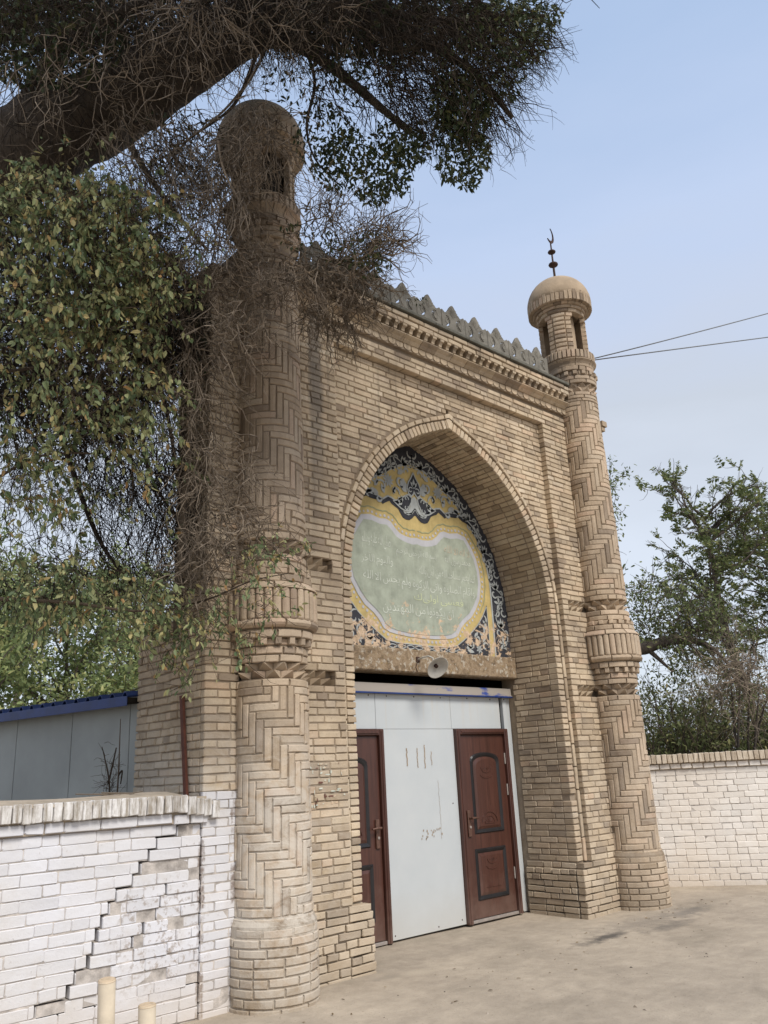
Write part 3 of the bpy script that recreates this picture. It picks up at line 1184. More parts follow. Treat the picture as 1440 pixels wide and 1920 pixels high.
mb.box(W + 0.56, W + 0.64, 0.0, 0.3, 5.90, 5.955)
mb.box(W + 0.56, W + 0.67, -0.02, 0.3, 5.965, 6.04)
mb.build('cornice_stub', M_BRICK, GATE)

# --- cornice: scallops, cavetto, brackets, two courses, ledge
x0c, x1c = 0.28, W - 0.28
V, F = [], []
n = 10
pts = [(-0.052, 0.065), (-0.052, 0.036)] + [(-0.052 * math.cos(math.pi * k / n), 0.036 - 0.036 * math.sin(math.pi * k / n)) for k in range(1, n)] + [(0.052, 0.036), (0.052, 0.065)]
for y in (0.0, 0.05):
    V += [(x, y, z) for x, z in pts]
m = len(pts)
F = [list(range(m))] + [[i, i + m, (i + 1) % m + m, (i + 1) % m] for i in range(m)]
ks = tmpl(('flat', 'scallop'), V, F)
sc = Pieces('scallop_tile', M_BRICK, 'scallop_tiles')
k = 0
while x0c + 0.06 + k * 0.1145 < x1c:
    x = x0c + 0.06 + k * 0.1145
    sc.add(ks, Matrix.Translation((x, 0.004 + random.uniform(-0.003, 0.003), 5.905 + random.uniform(-0.002, 0.002))))
    k += 1
sc.finish(GATE)
prof = [(0.05, 0.0), (-0.005, 0.0), (-0.018, 0.012), (-0.034, 0.030), (-0.062, 0.046), (-0.078, 0.058), (-0.078, 0.066), (0.05, 0.066)]
V = [(x, y, z) for x in (-0.12, 0.12) for y, z in prof]
m = len(prof)
F = [[i, i + 1, m + i + 1, m + i][::-1] for i in range(m - 1)] + [list(range(m)), list(range(m, 2 * m))[::-1]]
kc = tmpl(('flat', 'cavetto'), V, F)
cv = Pieces('cavetto_brick', M_BRICK, 'cavetto_bricks')
x = x0c + 0.12
while x < x1c - 0.05:
    cv.add(kc, Matrix.Translation((x, random.uniform(-0.003, 0.003), 5.972 + random.uniform(-0.002, 0.002))))
    x += 0.2455
cv.finish(GATE)
# brackets
sp = [(0.03, 0.0), (-0.030, 0.0), (-0.036, 0.010), (-0.040, 0.022), (-0.056, 0.030), (-0.060, 0.050), (-0.072, 0.068), (-0.092, 0.078), (-0.095, 0.100), (0.03, 0.100)]
V = []
for x in (-0.024, 0.024):
    V += [(x * (1.25 if z > 0.07 else 1.0), y, z) for y, z in sp]
m = len(sp)
F = [[i, (i + 1) % m, m + (i + 1) % m, m + i][::-1] for i in range(m)] + [list(range(m)), list(range(m, 2 * m))[::-1]]
kb = tmpl(('flat', 'bracket'), V, F)
br = Pieces('bracket', M_BRICK, 'brackets')
x = x0c + 0.05
while x < x1c:
    br.add(kb, Matrix.Translation((x, random.uniform(-0.003, 0.003), 6.040)))
    x += 0.1155
br.finish(GATE)
cb = Pieces('cornice_brick', M_BRICK, 'cornice_brickwork')
for i, z in enumerate((6.143, 6.207)):
    course(cb, (0, -0.098 - 0.006 * i, 0), (1, 0, 0), (0, 1, 0), x0c, x1c - 0.02, z, D=0.14, style='stretch', face_j=0.004)
cb.finish(GATE)
mb = MB()
mb.box(x0c, x1c, 0.015, 0.06, 5.90, 6.04)
mb.box(x0c, x1c, -0.08, 0.06, 6.1405, 6.262)
mb.build('cornice_bed', M_MORTAR, GATE)
x = x0c
while x < x1c - 0.1:
    L = min(random.uniform(0.55, 0.75), x1c - x)
    mb = MB()
    mb.bbox(x + 0.003, x + L - 0.003, -0.132 + random.uniform(-0.004, 0.004), 0.5, 6.268, 6.308 + random.uniform(-0.004, 0.004), 0.006)
    mb.build('ledge_slab', M_SLAB, GATE)
    x += L


# --- openwork crest of cast panels
def curve_mesh(name, outer, holes, depth, bev=0.0, mat=None):
    c = bpy.data.curves.new(name, 'CURVE')
    c.dimensions = '2D'
    c.fill_mode = 'BOTH'
    c.extrude = depth / 2
    c.bevel_depth = bev
    c.bevel_resolution = 0
    for loop in [outer] + holes:
        sp_ = c.splines.new('POLY')
        sp_.points.add(len(loop) - 1)
        for p_, q_ in zip(sp_.points, loop):
            p_.co = (q_[0], q_[1], 0, 1)
        sp_.use_cyclic_u = True
    o = bpy.data.objects.new(name, c)
    COL.objects.link(o)
    dg = bpy.context.evaluated_depsgraph_get()
    me = bpy.data.meshes.new_from_object(o.evaluated_get(dg), depsgraph=dg)
    bpy.data.objects.remove(o)
    bpy.data.curves.remove(c)
    me.materials.clear()
    if mat:
        me.materials.append(mat)
    me.name = name
    return me


half = [(0.0, 0.448), (0.020, 0.438), (0.032, 0.420), (0.046, 0.405), (0.056, 0.385), (0.072, 0.366), (0.080, 0.350), (0.102, 0.337), (0.118, 0.318), (0.140, 0.318),
        (0.158, 0.330), (0.182, 0.345), (0.1985, 0.330), (0.1985, 0.0)]
outer = half + [(-x, z) for x, z in half[::-1][:-1]]


def scroll_hole(cx, cz, sgn):
    """crescent shaped opening of a scroll"""
    o_, i_ = [], []
    for k in range(13):
        a = math.radians(60 + 250 * k / 12)
        o_.append((cx + sgn * 0.062 * math.cos(a), cz + 0.072 * math.sin(a)))
        w = 0.060 - 0.042 * math.sin(math.pi * k / 12) ** 0.8
        i_.append((cx + sgn * (w - 0.003) * math.cos(a), cz + (w + 0.008) * math.sin(a)))
    return o_ + i_[::-1][1:-1]


holes = []
for s_ in (-1, 1):
    holes.append(scroll_hole(s_ * 0.105, 0.215, s_))
for k in range(5):
    xx = -0.16 + 0.08 * k
    holes.append([(xx - 0.014, 0.055), (xx + 0.006, 0.055), (xx + 0.016, 0.082), (xx - 0.002, 0.088)])
crest_me = curve_mesh('crest_panel', outer, holes, 0.026, 0.003, M_CONC)
relief = MB()
for s_ in (-1, 1):                                    # ribs of the palmette and the scroll bands, raised from the panel
    for k in range(4):
        a = 0.10 + 0.24 * k
        p0 = Vector((s_ * 0.004, 0.265, 0))
        L = 0.165 - 0.022 * k
        pts3 = [p0 + Vector((s_ * math.sin(a * t * 1.2) * L * t, math.cos(a * t) * L * t, 0.014)) for t in (0.1, 0.4, 0.7, 1.0)]
        relief.tube(pts3, [0.005, 0.008, 0.008, 0.003], 5)
    sp3 = []
    for k in range(22):
        a = math.radians(-80 + 26 * k)
        r_ = 0.070 - 0.0026 * k
        sp3.append(Vector((s_ * (0.105 - r_ * math.cos(a) * 0.8), 0.215 + r_ * math.sin(a), 0.014)))
    relief.tube(sp3, 0.008, 5)
relief.tube([(-0.195, 0.112, 0.014), (0.195, 0.112, 0.014)], 0.007, 5)
relief.tube([(-0.193, 0.02, 0.014), (-0.193, 0.33, 0.014)], 0.008, 5)
relief_me = mesh_np('relief', relief.V, relief.F, M_CONC)
for k in range(-3, 7):
    cx_ = 1.834 + 0.4045 * k
    M = frame((cx_, 0.035 + random.uniform(-0.006, 0.006), 6.309), (1, 0, 0), (0, 0, 1), (0, -1, 0)) @ Matrix.Rotation(random.uniform(-0.012, 0.012), 4, 'Z')
    o = obj('crest_panel', crest_me, GATE, M)
    WM[o.name] = M
    obj('relief', relief_me, o, M)

# --- lintel and painted panel
mb = MB()
mb.bbox(CX - 1.545, CX + 1.545, 0.70, 0.94, 2.545, 2.792, 0.012)
me = bpy.data.meshes.new('lintel')
lo = mb.build('lintel', M_LINTEL, GATE)


def mirror(h):
    """right half, top to bottom -> closed outline about the middle"""
    return [(CXP + x, z) for x, z in h] + [(CXP - x, z) for x, z in h[::-1] if x > 1e-6]


CXP = 2.55
YP = 0.760
pp = MB()
arch_out = [(1.60, 2.78), (1.60, 3.2)] + [(x + 0.06, z + 0.05) for x, z in AP[::8] if z > 3.2] + [(0.0, 5.25)]
pp.poly(mirror(arch_out[::-1]), YP)
PANEL = pp.build('painted_panel', M_PBLACK, GATE)
mb = MB()
mb.poly(mirror(arch_out[::-1]), YP + 0.05)
mb.build('panel_wall_back', M_MORTAR, GATE)
inner = [(0.0, 4.972), (0.10, 4.948), (0.20, 4.912), (0.42, 4.805), (0.66, 4.655), (0.90, 4.42), (1.08, 4.18), (1.18, 3.94), (1.225, 3.70), (1.225, 3.3), (1.22, 2.793)]
mb = MB()
mb.poly(mirror(inner), YP - 0.004)
mb.build('yellow_field', M_PYEL, PANEL)
Y2, Y3, Y4, Y5 = YP - 0.008, YP - 0.012, YP - 0.016, YP - 0.020
corner = [(1.125, 3.40), (1.03, 3.26), (0.93, 3.15), (0.80, 3.045), (0.66, 2.95), (0.55, 2.885), (0.40, 2.860), (0.0, 2.850), (0.0, 2.793), (1.125, 2.793)]
for s_ in (-1, 1):
    mb = MB()
    mb.poly([(CXP + s_ * x, z) for x, z in corner], Y2)
    mb.build('black_corner', M_PBLACK, PANEL)
# black of the hanging ornament at the top
scal = [(1.14, 4.20), (1.02, 4.315), (0.93, 4.370), (0.86, 4.395), (0.80, 4.41), (0.74, 4.444), (0.68, 4.428), (0.62, 4.425), (0.55, 4.43), (0.50, 4.39), (0.45, 4.42), (0.395, 4.447),
        (0.36, 4.415), (0.31, 4.395), (0.262, 4.372), (0.235, 4.33), (0.20, 4.285), (0.15, 4.268), (0.095, 4.272), (0.05, 4.30), (0.015, 4.335), (0.0, 4.34)]
up = [(0.0, 4.42), (0.05, 4.36), (0.11, 4.335), (0.165, 4.345), (0.20, 4.39), (0.25, 4.44), (0.36, 4.49), (0.42, 4.50), (0.50, 4.45), (0.58, 4.48), (0.70, 4.49), (0.86, 4.455), (0.98, 4.37), (1.14, 4.205)]
for s_ in (-1, 1):
    mb = MB()
    mb.poly([(CXP + s_ * x, z) for x, z in scal + up], Y2)
    mb.build('black_scallop', M_PBLACK, PANEL)
# three black drops
drop_c = [(0, 4.865), (0.035, 4.80), (0.085, 4.73), (0.11, 4.66), (0.09, 4.59), (0.045, 4.565), (0.012, 4.60), (0, 4.64)]
mb = MB()
mb.poly([(CXP + x, z) for x, z in drop_c] + [(CXP - x, z) for x, z in drop_c[::-1][1:-1]], Y3)
mb.build('black_drop', M_PBLACK, PANEL)
drop_s = [(0.045, 4.545), (0.10, 4.575), (0.17, 4.54), (0.27, 4.48), (0.345, 4.455), (0.28, 4.42), (0.22, 4.385), (0.16, 4.37), (0.10, 4.385), (0.085, 4.44), (0.055, 4.49)]
for s_ in (-1, 1):
    mb = MB()
    mb.poly([(CXP + s_ * x, z) for x, z in drop_s], Y3)
    mb.build('black_drop', M_PBLACK, PANEL)
green = [(0, 4.0), (0.07, 3.985), (0.15, 3.992), (0.24, 4.01), (0.32, 4.04), (0.40, 4.115), (0.46, 4.155), (0.56, 4.148), (0.68, 4.172), (0.80, 4.165), (0.88, 4.06), (0.95, 3.95), (0.995, 3.80), (1.0, 3.66), (0.965, 3.50),
         (0.88, 3.37), (0.80, 3.28), (0.68, 3.20), (0.60, 3.13), (0.545, 3.05), (0.47, 3.01), (0.38, 2.99), (0.2, 2.975), (0, 2.97)]
lav = [(0, 4.075), (0.09, 4.062), (0.18, 4.070), (0.26, 4.09), (0.33, 4.14), (0.395, 4.205), (0.46, 4.225), (0.56, 4.215), (0.70, 4.24), (0.83, 4.215), (0.93, 4.09), (1.0, 3.97), (1.045, 3.81), (1.05, 3.65), (1.01, 3.47),
       (0.92, 3.33), (0.83, 3.23), (0.71, 3.155), (0.64, 3.09), (0.575, 3.00), (0.49, 2.965), (0.38, 2.948), (0.2, 2.935), (0, 2.93)]
mb = MB()
mb.poly(mirror(lav), Y2 - 0.001)
mb.build('lavender_border', M_PLAV, PANEL)
mb = MB()
mb.poly(mirror(green), Y3 - 0.001)
mb.build('green_cartouche', M_PGRN, PANEL)
# row of dots in the yellow and the wavy grey-green line
mb = MB()


def resample(P_, step):
    P_ = np.array(P_)
    S_ = np.concatenate([[0], np.cumsum(np.hypot(*np.diff(P_, axis=0).T))])
    t_ = np.arange(step / 2, S_[-1], step)
    return np.stack([np.interp(t_, S_, P_[:, 0]), np.interp(t_, S_, P_[:, 1])], 1)


def offset_line(P_, d):
    P_ = np.array(P_)
    out = []
    for i in range(len(P_)):
        a, c = P_[max(i - 1, 0)], P_[min(i + 1, len(P_) - 1)]
        tx, tz = c - a
        l = math.hypot(tx, tz)
        out.append((P_[i][0] - tz / l * d, P_[i][1] + tx / l * d))
    return out


dots = resample(offset_line(lav, 0.035), 0.062)
for s_ in (-1, 1):
    for (x, z) in dots:
        r_ = 0.016 * random.uniform(0.8, 1.15)
        mb.poly([(CXP + s_ * x + r_ * math.cos(a), z + r_ * math.sin(a)) for a in np.linspace(0, 2 * math.pi, 9)[:-1]], Y2)
mb.build('dot_border', M_PLAV, PANEL)
mb = MB()
wav = resample(offset_line(lav, 0.085), 0.012)
for s_ in (-1, 1):
    pts = [(CXP + s_ * x, z + 0.008 * abs(math.sin(i * 0.42))) for i, (x, z) in enumerate(wav) if z > 3.3]
    mb.ribbon(pts if s_ > 0 else pts[::-1], 0.012, Y2)
mb.build('wavy_line', M_PGRN2, PANEL)
# grey scrollwork
gm = MB()


def leafp(x, z, a, L, w, y):
    P_ = []
    for t in (0, 0.15, 0.4, 0.7, 1.0):
        ww = w * (math.sin(math.pi * min(1, t ** 0.8)) if t < 1 else 0)
        P_.append((t * L, ww))
    pts = P_ + [(u, -v) for u, v in P_[::-1][1:-1]]
    ca, sa = math.cos(a), math.sin(a)
    gm.poly([(x + u * ca - v * sa, z + u * sa + v * ca) for u, v in pts], y)


def spiral(x, z, a0, turn, r0, r1, n=16):
    """from the outer end inwards"""
    return [(x + (r0 + (r1 - r0) * t) * math.cos(a0 + turn * t), z + (r0 + (r1 - r0) * t) * math.sin(a0 + turn * t)) for t in np.linspace(0, 1, n)]


def flower(x, z, r_, n, y, a0=0.0):
    for k in range(n):
        a = a0 + 2 * math.pi * k / n
        leafp(x + 0.010 * math.cos(a), z + 0.010 * math.sin(a), a, r_, r_ * 0.22, y)
    gm.poly([(x + 0.012 * math.cos(a), z + 0.012 * math.sin(a)) for a in np.linspace(0, 2 * math.pi, 9)[:-1]], y - 0.002)


# grey lines: inner arch, edge of the drops
arch_r = inner[:-1] + [inner[-1]]
for s_ in (-1, 1):
    gm.ribbon([(CXP + s_ * x, z) for x, z in inner], 0.026, Y2)
    gm.ribbon([(CXP + s_ * x, z) for x, z in corner[:8]], 0.012, Y3)
    gm.ribbon([(CXP + s_ * x, z) for x, z in up], 0.020, Y3)
    gm.ribbon([(CXP + s_ * x, z) for x, z in drop_s + [drop_s[0]]], 0.017, Y4)
    gm.ribbon([(CXP + s_ * x, z) for x, z in drop_c], 0.017, Y4)
    gm.ribbon([(CXP + s_ * 1.122, z) for z in (2.793, 3.40)], 0.010, Y3)
    # stems and curls in the three drops
    gm.ribbon([(CXP + s_ * x, z) for x, z in spiral(0.055, 4.635, 2.4, -5.2, 0.042, 0.010)], 0.013, Y4)
    gm.ribbon([(CXP + s_ * x, z) for x, z in spiral(0.135, 4.52, 3.4, -5.0, 0.036, 0.008)], 0.013, Y4)
    gm.ribbon([(CXP + s_ * x, z) for x, z in spiral(0.145, 4.415, 2.6, 5.0, 0.036, 0.008)], 0.013, Y4)
    for a in (0.1, 0.7, -0.6, 1.4):
        leafp(CXP + s_ * 0.20, 4.465, a if s_ > 0 else math.pi - a, 0.085, 0.020, Y4)
    for a in (math.pi / 2 - s_ * 0.7,):
        leafp(CXP, 4.68, a, 0.085, 0.018, Y4)
    # flower and leaves on the yellow
    flower(CXP + s_ * 0.40, 4.69, 0.075, 9, Y3, 0.2)
    for x, z, a, L in ((0.62, 4.585, 2.3, 0.10), (0.56, 4.50, 0.4, 0.13), (0.47, 4.52, 1.2, 0.12), (0.66, 4.51, 0.1, 0.12), (0.33, 4.54, 1.9, 0.10), (0.80, 4.48, 0.3, 0.10), (0.25, 4.80, 2.6, 0.12)):
        leafp(CXP + s_ * x, z, a if s_ > 0 else math.pi - a, L, L * 0.24, Y3)
    for x, z, a0, tn, r0, r1 in ((0.30, 4.57, 3.4, -4.6, 0.07, 0.014), (0.50, 4.60, 0.2, 4.4, 0.09, 0.015), (0.21, 4.72, 4.2, 4.6, 0.075, 0.015), (0.10, 4.86, 5.6, 4.6, 0.05, 0.010), (0.70, 4.46, 2.9, -4.2, 0.07, 0.012), (0.86, 4.43, 2.9, -4.0, 0.045, 0.01), (0.56, 4.45, 3.0, 4.4, 0.05, 0.01)):
        gm.ribbon([(CXP + s_ * x_, z_) for x_, z_ in spiral(x, z, a0, tn, r0, r1)], 0.018, Y3, True)
    # bulb of the ornament
    gm.poly([(CXP + s_ * x, z) for x, z in ((0.0, 4.57), (0.03, 4.545), (0.05, 4.49), (0.07, 4.43), (0.10, 4.375), (0.16, 4.355), (0.14, 4.335), (0.06, 4.345), (0.0, 4.42))], Y3)
    gm.poly([(CXP + s_ * x, z) for x, z in ((0.11, 4.70), (0.16, 4.76), (0.21, 4.74), (0.22, 4.66), (0.17, 4.60), (0.12, 4.60))], Y3)
leafp(CXP, 4.66, math.pi / 2, 0.13, 0.022, Y4)
# the black border: flowers, lotus buds and running stems along the arch
mid = []
for x, z in AP:
    if z >= 2.85:
        mid.append((x, z))
mid = np.array(mid)
m_in = [(0.0, 4.99)]
NB = 14
ss = np.concatenate([[0], np.cumsum(np.hypot(*np.diff(mid, axis=0).T))])
tot = ss[-1]


def bpt(t, w):
    """t along the border, w across (-1 inner .. 1 outer)"""
    s_ = t * tot
    e = 0.02
    p = np.array([np.interp(s_, ss, mid[:, 0]), np.interp(s_, ss, mid[:, 1])])
    q = np.array([np.interp(min(s_ + e, tot), ss, mid[:, 0]), np.interp(min(s_ + e, tot), ss, mid[:, 1])])
    o_ = np.array([np.interp(max(s_ - e, 0), ss, mid[:, 0]), np.interp(max(s_ - e, 0), ss, mid[:, 1])])
    tg = (q - o_) / np.linalg.norm(q - o_)
    inw = np.array([-tg[1], tg[0]])
    cen = p + inw * 0.155
    r_ = cen - inw * 0.105 * w
    r_[0] = max(r_[0], 0.0)
    return r_, math.atan2(tg[1], tg[0])


NM = 6
for s_ in (-1, 1):
    for k in range(NM):
        t0 = (k + 0.12) / NM
        c, a = bpt(t0, 0)
        aa = a if s_ > 0 else math.pi - a
        flower(CXP + s_ * c[0], c[1], 0.085, 5, Y2, aa)
        c2, a2 = bpt(t0 + 0.5 / NM, -0.1)
        aa2 = a2 if s_ > 0 else math.pi - a2
        for d in (-1.0, -0.5, 0, 0.5, 1.0):
            leafp(CXP + s_ * c2[0] - 0.05 * math.cos(aa2), c2[1] - 0.05 * math.sin(aa2), aa2 + d, 0.12 - 0.03 * abs(d), 0.020, Y2)
        for w0, sg in ((0.55, 1), (-0.55, -1)):
            for dt, tn in ((0.28, 4.6), (0.78, -4.6)):
                c3, a3 = bpt(t0 + dt / NM, w0)
                pts = spiral(c3[0], c3[1], a3 + (2.2 if tn > 0 else -2.2) * sg, tn * sg, 0.062, 0.012)
                gm.ribbon([(CXP + s_ * max(x, 0.0), z) for x, z in pts], 0.015, Y2, True)
        run = []
        for q_ in np.linspace(0, 1, 26):
            pt, _ = bpt(min(1, (k + q_) / NM), 0.85 * math.sin(2 * math.pi * q_))
            run.append((CXP + s_ * pt[0], pt[1]))
        gm.ribbon(run, 0.016, Y2)
# corner and bottom scrolls
for s_ in (-1, 1):
    for x, z, a0, tn, r0, r1 in ((0.98, 3.08, 2.0, -5, 0.09, 0.015), (0.80, 2.93, 2.6, 5, 0.08, 0.015), (1.04, 2.90, 0.4, 5, 0.06, 0.012), (1.05, 3.22, 1.4, -4.5, 0.055, 0.012), (0.90, 2.98, 5.2, 4.5, 0.06, 0.012)):
        gm.ribbon([(CXP + s_ * x_, z_) for x_, z_ in spiral(x, z, a0, tn, r0, r1)], 0.016, Y3, True)
    flower(CXP + s_ * 0.93, 2.87, 0.05, 7, Y3)
    for x, z, a, L in ((0.70, 2.87, 0.2, 0.13), (0.72, 2.85, -0.2, 0.12), (1.0, 2.95, 1.0, 0.14), (0.86, 3.0, 0.8, 0.1), (1.06, 3.1, 1.4, 0.12)):
        leafp(CXP + s_ * x, z, a if s_ > 0 else math.pi - a, L, 0.024, Y3)
for ph in (0, math.pi):
    gm.ribbon([(CXP + x, 2.822 + 0.019 * math.sin(x * 24 + ph)) for x in np.linspace(-0.62, 0.62, 90)], 0.010, Y3)
gm.build('grey_scrollwork', M_PGREY, PANEL)

# inscription, right to left, joined letters by hand
AR = {'ا': (0xFE8D, 2), 'أ': (0xFE83, 2), 'إ': (0xFE87, 2), 'آ': (0xFE81, 2), 'ب': (0xFE8F, 4), 'ة': (0xFE93, 2), 'ت': (0xFE95, 4), 'ج': (0xFE9D, 4), 'ح': (0xFEA1, 4), 'خ': (0xFEA5, 4),
      'د': (0xFEA9, 2), 'ذ': (0xFEAB, 2), 'ر': (0xFEAD, 2), 'ز': (0xFEAF, 2), 'س': (0xFEB1, 4), 'ش': (0xFEB5, 4), 'ص': (0xFEB9, 4), 'ض': (0xFEBD, 4), 'ط': (0xFEC1, 4), 'ع': (0xFEC9, 4),
      'غ': (0xFECD, 4), 'ف': (0xFED1, 4), 'ق': (0xFED5, 4), 'ك': (0xFED9, 4), 'ل': (0xFEDD, 4), 'م': (0xFEE1, 4), 'ن': (0xFEE5, 4), 'ه': (0xFEE9, 4), 'و': (0xFEED, 2), 'ى': (0xFEEF, 2), 'ي': (0xFEF1, 4)}


def shape_ar(txt):
    txt = txt.replace('لا', '\u0001')
    out = []
    for i, ch in enumerate(txt):
        if ch == ' ':
            out.append(' ')
            continue
        nf = lambda c: 2 if c == '\u0001' else AR[c][1] if c in AR else 0
        prev = i > 0 and nf(txt[i - 1]) == 4
        nxt = i + 1 < len(txt) and nf(txt[i + 1]) > 0 and nf(ch) == 4
        if ch == '\u0001':
            out.append(chr(0xFEFC if prev else 0xFEFB))
            continue
        b_ = AR[ch][0]
        k_ = (3 if prev else 2) if nxt else (1 if prev else 0)
        out.append(chr(b_ + k_))
    return ''.join(out[::-1])


def inscription(txt, x0, x1, z, mat, y=Y4, hmax=0.12, slope=0.0):
    ms, gap = [], 0.28
    for w in txt.split(' ')[::-1]:                        # laid out from the left, last word first
        c = bpy.data.curves.new('inscription', 'FONT')
        c.body = shape_ar(w)
        c.size = 1.0
        c.offset = -0.008
        c.resolution_u = 3
        o = bpy.data.objects.new('inscription', c)
        COL.objects.link(o)
        dg = bpy.context.evaluated_depsgraph_get()
        me = bpy.data.meshes.new_from_object(o.evaluated_get(dg), depsgraph=dg)
        bpy.data.objects.remove(o)
        if len(me.vertices):
            co = np.empty(len(me.vertices) * 3, np.float32)
            me.vertices.foreach_get('co', co)
            ms.append((me, co.reshape(-1, 3)))
    tot_ = sum(np.ptp(co[:, 0]) for _, co in ms) + gap * (len(ms) - 1)
    sx, sz = (x1 - x0) / tot_, hmax / 0.95
    x = x0
    for me, co in ms:
        dz = random.uniform(-0.006, 0.006)
        nv = np.stack([CXP + x + (co[:, 0] - co[:, 0].min()) * sx, np.full(len(co), y), z + 0.25 * hmax + dz + co[:, 1] * sz + slope * (x - x0)], 1)
        me.vertices.foreach_set('co', nv.astype(np.float32).ravel())
        me.materials.clear()
        me.materials.append(mat)
        me.name = 'inscription'
        me.update()
        obj('inscription', me, PANEL)
        x += (np.ptp(co[:, 0]) + gap) * sx


inscription('صلى الله عليه وسلم', -0.84, -0.42, 3.87, M_PTEXT, hmax=0.16)
inscription('بسم الله الرحمن الرحيم', -0.34, 0.30, 3.835, M_PTEXT, hmax=0.095)
inscription('لا اله الا الله', 0.44, 0.88, 3.935, M_PTEXT3, hmax=0.12)
inscription('محمد رسول الله', 0.44, 0.88, 3.82, M_PTEXT, hmax=0.11)
inscription('انما يعمر مساجد الله من آمن بالله', 0.0, 0.94, 3.625, M_PTEXT, hmax=0.13)
inscription('واليوم الآخر', -0.86, -0.40, 3.675, M_PTEXT, hmax=0.12)
inscription('واقام الصلوة واتى الزكوة ولم يخش الا الله', -0.84, 0.92, 3.475, M_PTEXT, hmax=0.125, slope=-0.012)
inscription('فعسى اولىك', -0.10, 0.70, 3.325, M_PTEXT2, hmax=0.11)
inscription('ان يكونوا من المهتدين', -0.58, 0.52, 3.165, M_PTEXT, hmax=0.13)
# remains of white and red paint daubed on the left jamb
for nm, mt, cnt, x0, x1, z0, z1, sd in (('white_paint_mark', M_PTEXT, 26, 0.42, 0.78, 1.28, 1.62, 1), ('red_paint_mark', plain('faded_red_paint', (0.14, 0.065, 0.05), 0.8, 0.2, 0.3, 20), 9, 0.45, 0.76, 1.30, 1.52, 2)):
    rg = random.Random(sd)
    mb = MB()
    for k in range(cnt):
        x, z = rg.uniform(x0, x1), rg.choice([CZ(i) + rg.uniform(0.008, 0.044) for i in range(20, 26)])
        L, w = rg.uniform(0.008, 0.035), rg.uniform(0.004, 0.011)
        if rg.random() < 0.5:
            L, w = w, min(L, 0.03)
        mb.poly([(x + L * math.cos(a) * rg.uniform(0.6, 1.1), z + w * math.sin(a) * rg.uniform(0.5, 1.1)) for a in np.linspace(0, 2 * math.pi, 10)[:-1]], Y_STRIP - 0.0055)
    o = mb.build(nm, mt, GATE)
    o['kind'] = 'stuff'

# ------------------------------------------------------------------ minarets
TOOTH = {}


def tooth(w, h, out, r=None):
    """pyramid with its point at the top edge; flat (face -y) or for a column (face +x)"""
    key = ('flat' if r is None else 'curve', 'tooth', round(w, 3), round(h, 3), r)
    V = [(0, -out, h), (-w / 2, 0, 0), (w / 2, 0, 0), (-w / 2, 0, h), (w / 2, 0, h), (-w / 2, 0.05, 0), (w / 2, 0.05, 0), (-w / 2, 0.05, h), (w / 2, 0.05, h)]
    F = [[0, 1, 2], [0, 3, 1], [0, 2, 4], [0, 4, 3], [1, 5, 6, 2], [3, 4, 8, 7]]
    if r is not None:
        V = [(r - y, x, z) for x, y, z in V]
    return tmpl(key, V, F)


def rotz(a, cx, cy, z, sxy=1.0):
    return Matrix.Translation((cx, cy, z)) @ Matrix.Rotation(a, 4, 'Z') @ Matrix.Diagonal((sxy, sxy, 1, 1))


